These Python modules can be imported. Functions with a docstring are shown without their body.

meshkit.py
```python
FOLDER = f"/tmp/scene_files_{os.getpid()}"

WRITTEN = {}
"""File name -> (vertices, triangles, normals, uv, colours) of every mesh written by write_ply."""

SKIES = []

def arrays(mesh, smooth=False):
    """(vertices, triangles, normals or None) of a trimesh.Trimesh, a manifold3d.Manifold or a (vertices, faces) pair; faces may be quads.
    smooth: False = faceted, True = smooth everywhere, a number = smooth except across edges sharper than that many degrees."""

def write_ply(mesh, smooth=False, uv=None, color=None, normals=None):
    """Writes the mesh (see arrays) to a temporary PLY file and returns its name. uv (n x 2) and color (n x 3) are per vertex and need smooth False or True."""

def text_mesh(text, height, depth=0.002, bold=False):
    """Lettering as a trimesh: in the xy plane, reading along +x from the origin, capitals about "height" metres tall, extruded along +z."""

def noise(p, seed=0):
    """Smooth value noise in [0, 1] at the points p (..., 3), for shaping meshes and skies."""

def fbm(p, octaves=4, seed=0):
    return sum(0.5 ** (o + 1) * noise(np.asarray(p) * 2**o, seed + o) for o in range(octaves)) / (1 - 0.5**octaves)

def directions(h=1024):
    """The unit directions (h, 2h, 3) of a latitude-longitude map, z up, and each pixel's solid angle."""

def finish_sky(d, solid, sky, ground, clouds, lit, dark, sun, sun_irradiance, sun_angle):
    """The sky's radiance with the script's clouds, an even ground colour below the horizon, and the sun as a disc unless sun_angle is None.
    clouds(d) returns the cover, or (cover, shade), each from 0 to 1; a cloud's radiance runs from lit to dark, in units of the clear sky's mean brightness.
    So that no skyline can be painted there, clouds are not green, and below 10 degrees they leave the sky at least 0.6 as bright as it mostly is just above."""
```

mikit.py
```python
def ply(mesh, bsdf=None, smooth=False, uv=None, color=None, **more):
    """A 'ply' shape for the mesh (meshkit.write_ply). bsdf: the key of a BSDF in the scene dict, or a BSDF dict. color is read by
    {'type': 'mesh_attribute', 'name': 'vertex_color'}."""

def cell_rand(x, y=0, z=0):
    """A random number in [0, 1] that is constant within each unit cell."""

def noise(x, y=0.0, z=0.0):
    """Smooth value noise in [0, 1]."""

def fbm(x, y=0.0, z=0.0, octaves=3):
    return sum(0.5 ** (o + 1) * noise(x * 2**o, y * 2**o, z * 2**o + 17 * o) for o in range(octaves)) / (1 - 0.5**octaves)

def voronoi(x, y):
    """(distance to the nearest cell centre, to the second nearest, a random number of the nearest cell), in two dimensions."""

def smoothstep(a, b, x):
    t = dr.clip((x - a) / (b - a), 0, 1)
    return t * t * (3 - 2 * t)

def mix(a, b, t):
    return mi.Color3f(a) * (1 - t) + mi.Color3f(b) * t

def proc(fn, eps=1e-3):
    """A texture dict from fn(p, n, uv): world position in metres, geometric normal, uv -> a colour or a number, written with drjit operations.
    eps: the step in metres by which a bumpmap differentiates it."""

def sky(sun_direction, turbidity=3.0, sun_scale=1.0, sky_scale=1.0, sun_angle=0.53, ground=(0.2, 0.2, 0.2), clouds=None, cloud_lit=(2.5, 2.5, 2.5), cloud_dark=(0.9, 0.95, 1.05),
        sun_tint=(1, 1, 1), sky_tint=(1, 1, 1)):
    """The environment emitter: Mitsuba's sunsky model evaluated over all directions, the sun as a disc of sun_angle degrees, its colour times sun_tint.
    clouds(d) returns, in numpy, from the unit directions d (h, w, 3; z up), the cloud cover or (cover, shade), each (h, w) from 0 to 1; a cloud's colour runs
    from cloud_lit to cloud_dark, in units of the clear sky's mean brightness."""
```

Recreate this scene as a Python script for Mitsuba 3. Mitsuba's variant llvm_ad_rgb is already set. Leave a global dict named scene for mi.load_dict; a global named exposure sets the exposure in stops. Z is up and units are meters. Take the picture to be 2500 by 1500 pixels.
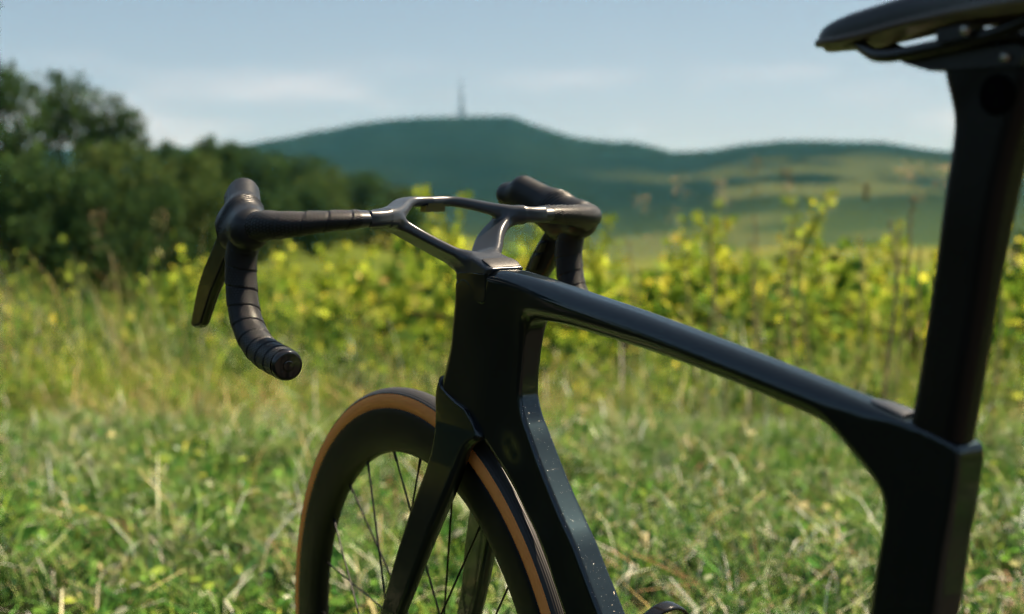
import math, random
import numpy as np
import drjit as dr
import mitsuba as mi
import mikit, meshkit
from mikit import proc, noise, fbm, voronoi, cell_rand, smoothstep, mix
from scipy.ndimage import map_coordinates, gaussian_filter
from scipy.interpolate import PchipInterpolator

T = mi.ScalarTransform4f
scene, labels = {}, {}

# ---------------------------------------------------------------- camera, sky, exposure
EYE = np.array([-0.6979, 0.6541, 0.8860])
YAW, PITCH, ROLL = math.radians(-31.560), math.radians(-4.749), math.radians(-1.079)
FWD = np.array([math.cos(PITCH) * math.cos(YAW), math.cos(PITCH) * math.sin(YAW), math.sin(PITCH)])
FH = np.array([math.cos(YAW), math.sin(YAW)])          # horizontal forward
RH = np.array([math.sin(YAW), -math.cos(YAW)])         # horizontal right
scene['camera'] = {'type': 'thinlens', 'fov': 42.597, 'fov_axis': 'x', 'aperture_radius': 0.0050, 'focus_distance': 1.23,
                   'near_clip': 0.05, 'far_clip': 40000.0,
                   'to_world': T().look_at(origin=EYE.tolist(), target=(EYE + FWD).tolist(), up=[-math.sin(ROLL) * RH[0], -math.sin(ROLL) * RH[1], math.cos(ROLL)])}

SUN_AZ, SUN_EL = math.radians(-90.0), math.radians(57.0)
SUN = [math.cos(SUN_AZ) * math.cos(SUN_EL), math.sin(SUN_AZ) * math.cos(SUN_EL), math.sin(SUN_EL)]


def clouds(d):
    """a few thin fair-weather wisps low over the hills, all round"""
    az, el = np.arctan2(d[..., 1], d[..., 0]), np.arcsin(np.clip(d[..., 2], -1, 1))
    q = np.stack([np.cos(az) * 7, np.sin(az) * 7, el * 26], -1)
    n = meshkit.fbm(q + 3.7, 5, seed=5)
    deg = np.degrees(el)
    c = np.clip((n - 0.53) * 3.4, 0, 1) * np.exp(-((deg - 3.4) / 2.2) ** 2) * .8
    side = .72 + .28 * (d[..., 0] * math.cos(SUN_AZ) + d[..., 1] * math.sin(SUN_AZ))      # the veil is whiter under the sun
    veil = .18 + .76 * np.exp(-np.clip(deg, 0, 90) / 6.5) * side
    return np.clip(1 - (1 - c) * (1 - veil), 0, .97), np.clip(1 - c * 1.5, 0, 1)


scene['sky'] = mikit.sky(SUN, turbidity=3.2, sun_scale=1.75, sky_scale=.6, clouds=clouds, cloud_lit=(4.7, 4.5, 4.55), cloud_dark=(3.45, 3.5, 3.75), sky_tint=(0.76, 1.0, 1.02),
                         sun_tint=(1.0, 0.98, 0.93), ground=(0.08, 0.10, 0.05))
exposure = 2.05

# ---------------------------------------------------------------- helpers
def put(key, mesh, bsdf, smooth=False, label=None, cat=None, group=None, kind=None, **k):
    scene[key] = mikit.ply(mesh, bsdf, smooth, **k)
    note(key, label, cat, group, kind)
    return key


def note(key, label=None, cat=None, group=None, kind=None):
    d = {n: v for n, v in (('label', label), ('category', cat), ('group', group), ('kind', kind)) if v}
    if d:
        labels[key] = d


def num(base, i):
    return base if i == 0 else f'{base}_{i:03d}'


def col(*c):
    return {'type': 'rgb', 'value': list(c)}


def bsdf(name, **k):
    scene[name] = {'type': 'twosided', 'b': {'type': 'principled', **k}}


def joined(parts):
    v, f, c, n = [], [], [], 0
    for p in parts:
        v.append(p[0]); f.append(np.asarray(p[1]) + n); n += len(p[0])
        if len(p) > 2:
            c.append(p[2])
    return (np.vstack(v), np.vstack(f)) + ((np.vstack(c),) if c else ())


def mirror(m):
    return (np.asarray(m[0]) * [1, -1, 1], np.asarray(m[1])[:, ::-1]) + tuple(np.asarray(x) * [1, -1, 1] for x in m[2:])


# ---- signed distance fields -> smooth meshes with exact normals (surface nets)
def nets(fn, lo, hi, h):
    ax = [np.arange(lo[i], hi[i] + h, h) for i in range(3)]
    nx, ny, nz = map(len, ax)
    F = np.empty((nx, ny, nz), np.float32)
    for i0 in range(0, nx, 24):
        X, Y, Z = np.meshgrid(ax[0][i0:i0 + 24], ax[1], ax[2], indexing='ij')
        F[i0:i0 + 24] = fn(np.stack([X.ravel(), Y.ravel(), Z.ravel()], -1)).reshape(X.shape)
    S = F < 0
    cnt = sum(S[a:nx - 1 + a, b:ny - 1 + b, c:nz - 1 + c].astype(np.int8) for a in (0, 1) for b in (0, 1) for c in (0, 1))
    cell = np.argwhere((cnt > 0) & (cnt < 8))
    idx = -np.ones((nx - 1, ny - 1, nz - 1), np.int64)
    idx[tuple(cell.T)] = np.arange(len(cell))
    acc, w = np.zeros((len(cell), 3)), np.zeros(len(cell))
    C = [(a, b, c) for a in (0, 1) for b in (0, 1) for c in (0, 1)]
    for p in C:
        for k in range(3):
            if p[k] == 0:
                q = list(p); q[k] = 1
                fp, fq = F[tuple((cell + p).T)], F[tuple((cell + q).T)]
                on = (fp < 0) != (fq < 0)
                t = np.where(on, fp / np.where(on, fp - fq, 1), 0)
                pos = np.array(p) + t[:, None] * (np.array(q) - np.array(p))
                acc += pos * on[:, None]; w += on
    v = np.array(lo) + (cell + acc / w[:, None]) * h
    faces = []
    for k in range(3):
        a, b = (k + 1) % 3, (k + 2) % 3
        sl0, sl1 = [slice(1, -1)] * 3, [slice(1, -1)] * 3
        sl0[k], sl1[k] = slice(0, -1), slice(1, None)
        e = np.argwhere(S[tuple(sl0)] != S[tuple(sl1)])
        off = np.ones(3, int); off[k] = 0
        e = e + off
        ea, eb, eab = e.copy(), e.copy(), e.copy()
        ea[:, a] -= 1; eb[:, b] -= 1; eab[:, a] -= 1; eab[:, b] -= 1
        quad = np.stack([idx[tuple(x.T)] for x in (eab, eb, e, ea)], 1)
        flip = ~S[tuple(e.T)]
        quad[flip] = quad[flip][:, ::-1]
        faces.append(quad)
    f = np.vstack(faces)
    f = f[(f >= 0).all(1)]

    def grad(p, eps=3e-4):
        return np.stack([fn(p + np.eye(3)[k] * eps) - fn(p - np.eye(3)[k] * eps) for k in range(3)], -1) / (2 * eps)
    for _ in range(3):
        g = grad(v)
        s = fn(v) / np.maximum((g * g).sum(1), 0.2)
        v = v - np.clip(s, -h * .6, h * .6)[:, None] * g
    g = grad(v)
    n = g / np.maximum(np.linalg.norm(g, axis=1, keepdims=True), 1e-9)
    f = np.vstack([f[:, [0, 1, 2]], f[:, [0, 2, 3]]])
    return v, f, n


def put_n(key, m, mat, label=None):
    """a mesh (vertices, triangles, normals) with its own normals"""
    scene[key] = {'type': 'ply', 'filename': meshkit.write_ply((m[0], m[1]), False, normals=m[2]), 'face_normals': False, 'bsdf': {'type': 'ref', 'id': mat}}
    note(key, label)
    return key


def smin(a, b, k):
    h = np.maximum(k - np.abs(a - b), 0) / k
    return np.minimum(a, b) - h * h * k / 4


def smax(a, b, k):
    return -smin(-a, -b, k)


def rounded(d2, q, w, r):
    """rounded extrusion: 2D distance d2, offset q from the middle plane, half width w, edge radius r"""
    a, b = d2 + r, q - w + r
    return np.minimum(np.maximum(a, b), 0) + np.hypot(np.maximum(a, 0), np.maximum(b, 0)) - r


def cone(P, a, b, ra, rb):
    a, b = np.array(a), np.array(b)
    t = np.clip((P - a) @ (b - a) / ((b - a) @ (b - a)), 0, 1)
    return np.linalg.norm(P - a - t[:, None] * (b - a), axis=1) - (ra + (rb - ra) * t)


def beam(P, a, b, sa, sb, side, r):
    """rounded box along a segment; sa, sb = (half width, half height) at its ends; side = direction of the width"""
    a, b, side = np.array(a), np.array(b), np.array(side, float)
    t = b - a
    L = np.linalg.norm(t); t = t / L
    s = side - (side @ t) * t
    s /= np.linalg.norm(s)
    u = np.cross(s, t)
    Q = P - a
    x = Q @ t
    k = np.clip(x / L, 0, 1)
    hw, hh = sa[0] + (sb[0] - sa[0]) * k, sa[1] + (sb[1] - sa[1]) * k
    q = np.stack([np.abs(x - L / 2) - L / 2 + 0.0, np.abs(Q @ s) - hw + r, np.abs(Q @ u) - hh + r], -1)
    return np.minimum(q.max(1), 0) + np.linalg.norm(np.maximum(q, 0), axis=1) - r


class Ribbon:
    """a rounded bar of changing section along a smooth curve: rows of (x, y, z, chord x, y, z, half chord, half thickness)"""
    def __init__(self, rows, r, n=160):
        from scipy.interpolate import PchipInterpolator as PI
        a = np.array(rows, float)
        a[:, 3:6] /= np.linalg.norm(a[:, 3:6], axis=1, keepdims=True)
        t = np.r_[0, np.cumsum(np.linalg.norm(np.diff(a[:, :3], axis=0), axis=1))]
        from scipy.interpolate import CubicSpline
        q = np.linspace(0, t[-1], n)
        self.p = CubicSpline(t, a[:, :3])(q)
        self.k = np.stack([PI(t, a[:, j])(q) for j in range(3, 8)], -1)
        from scipy.spatial import cKDTree
        self.tree, self.r, self.n = cKDTree(self.p), r, n
        self.T = np.gradient(self.p, axis=0)

    def __call__(self, P):
        _, i = self.tree.query(P)
        T = self.T[i]
        fr = np.clip(i + ((P - self.p[i]) * T).sum(1) / (T * T).sum(1), 0, self.n - 1)
        i0 = np.minimum(fr.astype(int), self.n - 2)
        w = (fr - i0)[:, None]
        c = self.p[i0] * (1 - w) + self.p[i0 + 1] * w
        k = self.k[i0] * (1 - w) + self.k[i0 + 1] * w
        T = self.T[i0] * (1 - w) + self.T[i0 + 1] * w
        T = T / np.linalg.norm(T, axis=1, keepdims=True)
        s = k[:, :3] - (k[:, :3] * T).sum(1, keepdims=True) * T
        s /= np.linalg.norm(s, axis=1, keepdims=True)
        Q = P - c
        x, y, z = (Q * T).sum(1), (Q * s).sum(1), (Q * np.cross(T, s)).sum(1)
        r = np.minimum(self.r, k[:, 4] * .92)
        q = np.stack([np.abs(y) - k[:, 3] + r, np.abs(z) - k[:, 4] + r], -1)
        d = np.minimum(q.max(1), 0) + np.linalg.norm(np.maximum(q, 0), axis=1) - r
        return np.hypot(np.maximum(d, 0), x) + np.minimum(d, 0) if False else np.where(np.abs(x) > 1e-6, np.maximum(d, np.abs(x) - .001), d)


def smooth_loop(pts, n=1):
    p = np.array(pts, float)
    for _ in range(n):
        q = np.roll(p, -1, 0)
        p = np.stack([p * .75 + q * .25, p * .25 + q * .75], 1).reshape(-1, 2)
    return p


def poly_sd(P, loop):
    a, b = loop, np.roll(loop, -1, 0)
    best, inside = np.full(len(P), 1e9), np.zeros(len(P), bool)
    for (ax, ay), (bx, by) in zip(a, b):
        ex, ey = bx - ax, by - ay
        wx, wy = P[:, 0] - ax, P[:, 1] - ay
        t = np.clip((wx * ex + wy * ey) / max(ex * ex + ey * ey, 1e-18), 0, 1)
        best = np.minimum(best, (wx - t * ex) ** 2 + (wy - t * ey) ** 2)
        if ay != by:
            inside ^= ((ay > P[:, 1]) != (by > P[:, 1])) & (P[:, 0] < ex * (P[:, 1] - ay) / ey + ax)
    d = np.sqrt(best)
    return np.where(inside, -d, d)


class Profile:
    """side profile in the xz plane (outer loop minus holes), with half width and edge radius spread from control points"""
    def __init__(self, outer, holes, ctl, lo, hi, h=0.001, pw=4, soft=2):
        self.lo, self.h = np.array(lo), h
        X, Z = np.meshgrid(np.arange(lo[0], hi[0], h), np.arange(lo[1], hi[1], h), indexing='ij')
        P = np.stack([X.ravel(), Z.ravel()], -1)
        d = poly_sd(P, np.array(outer))
        for q in holes:
            d = np.maximum(d, -poly_sd(P, np.array(q)))
        ctl = np.array(ctl)
        wt = 1 / (((P[:, None, 0] - ctl[:, 0]) ** 2 + (P[:, None, 1] - ctl[:, 1]) ** 2) + 1e-4) ** (pw / 2)
        wt /= wt.sum(1, keepdims=True)
        self.d, self.w, self.r = d.reshape(X.shape), gaussian_filter((wt @ ctl[:, 2]).reshape(X.shape), soft), gaussian_filter((wt @ ctl[:, 3]).reshape(X.shape), soft * .5)

    def at(self, P):
        c = ((P[:, [0, 2]] - self.lo) / self.h).T
        return [map_coordinates(g, c, order=1, mode='nearest') for g in (self.d, self.w, self.r)]

    def solid(self, P):
        d, w, r = self.at(P)
        return rounded(d, np.abs(P[:, 1]), w, r)


# ---- tubes
def sweep(path, sizes, side, n=24, closed_ends=True, power=2.0):
    """superellipse tube along a path; sizes = (half size along the side direction, half size across it); side carried by parallel transport"""
    P = np.array(path, float)
    Tn = np.gradient(P, axis=0)
    Tn /= np.linalg.norm(Tn, axis=1, keepdims=True)
    s = np.array(side, float)
    s -= (s @ Tn[0]) * Tn[0]; s /= np.linalg.norm(s)
    sz = np.array(sizes, float)
    sz = np.broadcast_to(sz, (len(P), 2))
    th = np.arange(n) / n * 2 * np.pi
    ca, sa = np.cos(th), np.sin(th)
    ca, sa = np.sign(ca) * np.abs(ca) ** (2 / power), np.sign(sa) * np.abs(sa) ** (2 / power)
    V = []
    for i in range(len(P)):
        s = s - (s @ Tn[i]) * Tn[i]; s /= np.linalg.norm(s)
        u = np.cross(Tn[i], s)
        V.append(P[i] + np.outer(ca * sz[i, 0], s) + np.outer(sa * sz[i, 1], u))
    V = np.vstack(V)
    i, j = np.meshgrid(np.arange(len(P) - 1), np.arange(n), indexing='ij')
    a, b = i * n + j, i * n + (j + 1) % n
    F = np.stack([a, b, b + n, a + n], -1).reshape(-1, 4)
    F = np.vstack([F[:, [0, 1, 2]], F[:, [0, 2, 3]]])
    if closed_ends:
        V = np.vstack([V, P[:1], P[-1:]])
        k, m = np.arange(n), len(V) - 2
        o = (len(P) - 1) * n
        F = np.vstack([F, np.stack([(k + 1) % n, k, k * 0 + m], 1), np.stack([o + k, o + (k + 1) % n, k * 0 + m + 1], 1)])
    return V, F


def curve(pts, n, key=None):
    """a smooth curve through points, resampled evenly"""
    p = np.array(pts, float)
    t = np.r_[0, np.cumsum(np.linalg.norm(np.diff(p[:, :3], axis=0), axis=1))]
    from scipy.interpolate import CubicSpline
    c = CubicSpline(t, p)
    q = c(np.linspace(0, t[-1], 40 * len(p)))
    s = np.r_[0, np.cumsum(np.linalg.norm(np.diff(q[:, :3], axis=0), axis=1))]
    return np.stack([np.interp(np.linspace(0, s[-1], n), s, q[:, k]) for k in range(p.shape[1])], 1)


def lathe(profile, axis_at, n=180):
    """revolve (radius, y) points about the y axis through axis_at (x, z); an open profile, or closed when its ends meet"""
    p = np.array(profile)
    th = np.arange(n) / n * 2 * np.pi
    V = np.stack([axis_at[0] + np.outer(p[:, 0], np.cos(th)), np.repeat(p[:, 1:2], n, 1), axis_at[1] + np.outer(p[:, 0], np.sin(th))], -1).reshape(-1, 3)
    i, j = np.meshgrid(np.arange(len(p) - 1), np.arange(n), indexing='ij')
    a, b = i * n + j, i * n + (j + 1) % n
    F = np.stack([a, b, b + n, a + n], -1).reshape(-1, 4)
    return V, np.vstack([F[:, [0, 1, 2]], F[:, [0, 2, 3]]])


def box(c, h, R=np.eye(3)):
    v = np.array([[x, y, z] for x in (-1, 1) for y in (-1, 1) for z in (-1, 1)], float) * h
    f = np.array([[0, 1, 3], [0, 3, 2], [4, 6, 7], [4, 7, 5], [0, 4, 5], [0, 5, 1], [2, 3, 7], [2, 7, 6], [0, 2, 6], [0, 6, 4], [1, 5, 7], [1, 7, 3]])
    return v @ np.array(R).T + c, f


# ---------------------------------------------------------------- materials
scene['gloss_black'] = {'type': 'twosided', 'b': {'type': 'blendbsdf', 'weight': .42,        # black lacquer with fine blue flake under the gloss
                                                 'a': {'type': 'principled', 'base_color': col(.002, .0025, .003), 'roughness': .085, 'specular': .75, 'clearcoat': 1.0, 'clearcoat_gloss': .985},
                                                 'b': {'type': 'principled', 'base_color': col(.016, .038, .052), 'metallic': .95, 'roughness': .36, 'specular': .4}}}
bsdf('satin_black', base_color=col(.026, .031, .040), roughness=.36, specular=.7)
bsdf('post_black', base_color=col(.004, .004, .0045), roughness=.38, specular=.3)
bsdf('rubber', base_color=col(.008, .0095, .012), roughness=.44, specular=.5)
bsdf('plug_black', base_color=col(.008, .008, .009), roughness=.08, specular=.5, clearcoat=1.0, clearcoat_gloss=.98)
bsdf('lever_black', base_color=col(.003, .0035, .004), roughness=.22, specular=.4, clearcoat=.5, clearcoat_gloss=.95)
bsdf('recess_black', base_color=col(.001, .001, .001), roughness=.7, specular=.05)
bsdf('cover_rubber', base_color=col(.03, .03, .032), roughness=.5, specular=.4)
bsdf('metal', base_color=col(.55, .53, .5), metallic=1.0, roughness=.3)
bsdf('dark_metal', base_color=col(.12, .12, .125), metallic=1.0, roughness=.35)
bsdf('flake', base_color=col(.8, .7, .6), metallic=1.0, roughness=.35)
bsdf('rim_carbon', base_color=col(.004, .0042, .005), roughness=.45, specular=.25)
bsdf('tan_wall', base_color={'type': 'proc', **{k: v for k, v in proc(lambda p, n, uv: mix((.86, .30, .075), (.92, .37, .10), fbm(p.x * 60, p.y * 400, p.z * 60))).items() if k != 'type'}}, roughness=.7, specular=.2)
bsdf('pad_leather', base_color=col(.006, .007, .008), roughness=.32, specular=.5)
bsdf('saddle_shell', base_color=col(.085, .068, .055), roughness=.4, specular=.4)


def tread_bump(p, n, uv):
    return dr.sin(p.y * 3100) * .5


scene['tread'] = {'type': 'twosided', 'b': {'type': 'bumpmap', 'scale': 0.0002, 'tex': proc(tread_bump, 2e-4), 'b': {
    'type': 'principled', 'base_color': col(.035, .034, .034), 'roughness': .5, 'specular': .4}}}


def hex_bump(p, n, uv):
    """honeycomb embossing of the bar tape: uv is in millimetres round and along the tape"""
    u, v = uv.x / 3.5, uv.y / 3.0
    row = dr.floor(v)
    u2 = u + 0.5 * (row - 2 * dr.floor(row / 2))
    a, b = u2 - dr.floor(u2) - .5, v - row - .5
    d = dr.sqrt(a * a + b * b * .85)
    return smoothstep(.50, .26, d)


scene['bar_tape'] = {'type': 'twosided', 'b': {'type': 'bumpmap', 'scale': 0.0006, 'tex': proc(hex_bump, 2.5e-4), 'b': {
    'type': 'principled', 'base_color': proc(lambda p, n, uv: mix((.002, .0024, .003), (.013, .0155, .019), hex_bump(p, n, uv))), 'roughness': .36, 'specular': .5}}}

#<<land
# ---------------------------------------------------------------- the land
GAZE = EYE[:2]


def spot(px, d, up=0.0):
    """ground point d metres ahead of the camera's place and px (of a 2500 wide frame) across, lifted by up"""
    p = GAZE + FH * d + RH * d * (px - 1250.0) / 3206.0
    return np.array([p[0], p[1], land(p[None])[0] + up])


def polar(P):
    q = np.asarray(P) - GAZE
    d, s = q @ FH, q @ RH
    return np.hypot(d, s), np.arctan2(s, d)


# heights of the land: rows are bearings (degrees right of the view), columns distances
BEAR = np.radians([-180, -90, -40, -22, -14, -8, -3, 5, 12, 20, 40, 90, 180])
DIST = np.array([0, 2.5, 5, 8, 12, 20, 50, 110, 200, 320, 600, 1000, 1600, 2300, 2900, 3600, 5000, 9000])
ROWS = {
    -180: [0, 0, 0, .1, .3, .8, 2, 4, 5, 5, 5, 5, 5, 5, 5, 5, 5, 5],
    -90: [0, 0, 0, .0, .1, .2, .5, 1, 2, 3, 5, 8, 15, 30, 40, 30, 10, 10],
    -40: [0, 0, -.05, -.2, -.45, -.8, -1.6, -1, 2, 4, 10, 20, 35, 60, 70, 50, 10, 10],
    -22: [0, 0, -.08, -.32, -.65, -1.1, -2.4, -2.2, 0, 2, 8, 15, 30, 60, 80, 50, 10, 10],
    -14: [0, 0, -.10, -.40, -.82, -1.5, -3.4, -3.5, -1, -2, -6, -8, 20, 70, 95, 60, 10, 10],
    -8: [0, 0, -.12, -.46, -.95, -1.9, -4.2, -3.6, .8, .5, -14, -20, 10, 85, 132, 80, 10, 10],
    -3: [0, 0, -.13, -.50, -1.0, -2.1, -5.0, -6, -4, -8, -24, -26, 10, 95, 150, 90, 10, 10],
    5: [0, 0, -.13, -.52, -1.05, -2.3, -6.0, -11, -15, -22, -34, -22, 8, 75, 105, 70, 10, 10],
    12: [0, 0, -.13, -.52, -1.05, -2.4, -6.5, -13, -20, -26, -30, -6, 30, 50, 82, 88, 10, 10],
    20: [0, 0, -.12, -.50, -1.0, -2.3, -6.5, -13, -20, -26, -30, -10, 15, 45, 80, 84, 10, 10],
    40: [0, 0, -.10, -.40, -.85, -1.9, -5.0, -10, -15, -20, -24, -10, 15, 45, 75, 60, 10, 10],
    90: [0, 0, 0, -.1, -.3, -.6, -1.5, -3, -4, -5, -5, 0, 15, 35, 50, 30, 10, 10],
    180: [0, 0, 0, .1, .3, .8, 2, 4, 5, 5, 5, 5, 5, 5, 5, 5, 5, 5]}
from scipy.interpolate import RegularGridInterpolator
_t = np.array([ROWS[k] for k in sorted(ROWS)], float)
_lt = np.array([PchipInterpolator(np.log(DIST + 3), r)(np.linspace(np.log(3), np.log(9003), 240)) for r in _t])
_bt = np.linspace(-np.pi, np.pi, 721)
_lt2 = PchipInterpolator(BEAR, _lt, axis=0)(_bt)
_land = RegularGridInterpolator((_bt, np.linspace(np.log(3), np.log(9003), 240)), _lt2, bounds_error=False, fill_value=None)
# the skyline of the hills as the photograph has it: bearing (px) -> height of the crest above eye level (px)
SKY_PX = np.array([-3000, -1200, -400, 0, 300, 620, 700, 800, 870, 930, 1000, 1050, 1130, 1200, 1250, 1290, 1350, 1420, 1500, 1560, 1600, 1650, 1700, 1760, 1850, 1950, 2050, 2150, 2230, 2310, 2450, 2700, 3300, 5000])
SKY_Y = np.array([440, 425, 410, 398, 392, 376, 362, 344, 331, 322, 316, 311, 309, 306, 305, 317, 337, 355, 363, 367, 376, 389, 388, 382, 369, 364, 366, 370, 381, 389, 399, 403, 418, 433])
_hz = 480 - (SKY_PX - 1250) * math.tan(math.radians(1.079))
_sky = PchipInterpolator(np.arctan2(SKY_PX - 1250, 3206), (_hz - SKY_Y) / 3206)


def land(P):
    r, b = polar(P)
    z = _land(np.stack([b, np.log(r + 3)], -1))
    # beyond a kilometre the ridge takes over
    el = np.where(np.abs(b) < .95, _sky(np.clip(b, -.92, .92)), .02)
    crest = .9 + el * 2900 * (1 / np.maximum(np.cos(np.clip(b, -1, 1)), .5))
    w = np.clip((r - 900) / 2000, 0, 1) * np.clip((5200 - r) / 2200, 0, 1)
    w = w * w * (3 - 2 * w)
    z = z * (1 - w) + crest * w
    P3 = np.column_stack([np.asarray(P), np.zeros(len(P))])
    z = z + (meshkit.fbm(P3 / 3.0, 3, seed=3) - .5) * .10 * np.clip(r / 6, 0, 1) + (meshkit.fbm(P3 / 40.0, 3, seed=4) - .5) * 1.0 * np.clip((r - 15) / 100, 0, 1)
    z = z + (meshkit.fbm(P3 / 420.0, 4, seed=8) - .5) * 26 * np.clip((r - 700) / 900, 0, 1) * np.clip((2700 - r) / 600, 0, 1)
    return z


def land_sheet(r0, r1, nr, fine, canopy=0.0):
    b = np.unique(np.concatenate([np.arange(-180, -26, 3.0), np.arange(-26, 26, fine), np.arange(26, 180.1, 3.0)]))
    b = np.radians(b[:-1] if b[-1] >= 180 else b)
    r = np.geomspace(r0, r1, nr)
    R, Bq = np.meshgrid(r, b, indexing='ij')
    P = GAZE + (R * np.cos(Bq)).reshape(-1, 1) * FH + (R * np.sin(Bq)).reshape(-1, 1) * RH
    z = land(P)
    if canopy:
        P3 = np.column_stack([P, z * 0])
        z = z + canopy * (np.abs(meshkit.noise(P3 / 16.0, 2) - .5) * 1.2 + meshkit.noise(P3 / 37.0, 5) - .6) * np.clip((R.ravel() - r0) / 200, 0, 1)
    V = np.column_stack([P, z])
    n = len(b)
    i, j = np.meshgrid(np.arange(nr - 1), np.arange(n), indexing='ij')
    a, c = i * n + j, i * n + (j + 1) % n
    F = np.stack([a, c, c + n, a + n], -1).reshape(-1, 4)
    F = np.vstack([F[:, [0, 1, 2]], F[:, [0, 2, 3]]])
    if r0 < 1:
        V = np.vstack([V, [[GAZE[0], GAZE[1], 0]]])
        F = np.vstack([F, np.stack([np.arange(n), (np.arange(n) + 1) % n, np.full(n, len(V) - 1)], 1)])
    return V, F


TRACK_S = 1.25          # the dirt track that the photographer stands beside


def on_track(q):
    d, s = (q - GAZE) @ FH, (q - GAZE) @ RH
    return d < 2.3 and abs(s - TRACK_S) - max(0, .9 - d) * .7 < .45


def meadow_colour(p, n, uv):
    a = fbm(p.x * .9, p.y * .9, 0, 4)
    b = fbm(p.x * .05, p.y * .05, 3.0, 3)
    near = mix((.018, .028, .010), (.050, .046, .022), smoothstep(.42, .68, a))
    far = mix((.085, .115, .022), (.16, .165, .035), smoothstep(.40, .62, b))
    d = dr.sqrt(dr.square(p.x - GAZE[0]) + dr.square(p.y - GAZE[1]))
    ahead = ((p.x - GAZE[0]) * FH[0] + (p.y - GAZE[1]) * FH[1]) / dr.maximum(d, .01)
    left = -((p.x - GAZE[0]) * RH[0] + (p.y - GAZE[1]) * RH[1])
    darkened_ground = smoothstep(.89, .83, ahead + (a - .5) * .05) * smoothstep(-1.4, -.6, left + (a - .5)) * smoothstep(75, 55, d)  # out-of-view ground coloured darker so the lacquer mirrors black
    near = mix(near, mix((.006, .008, .006), (.013, .014, .010), b), darkened_ground)
    track = smoothstep(.55, .35, dr.abs(-left - TRACK_S) - dr.maximum(0, .9 - ahead * d) * .7 + (a - .5) * .5) * smoothstep(2.5, 2.2, ahead * d) * smoothstep(40, 20, d)
    near = mix(near, mix((.042, .037, .032), (.070, .060, .051), b), track)
    bare = smoothstep(.40, .22, dr.sqrt(dr.square(p.x - BARE[0]) + dr.square(p.y - BARE[1])) + (a - .5) * .45)
    return mix(mix(near, far, smoothstep(12, 40, d)), (.235, .165, .115), bare)


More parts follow.
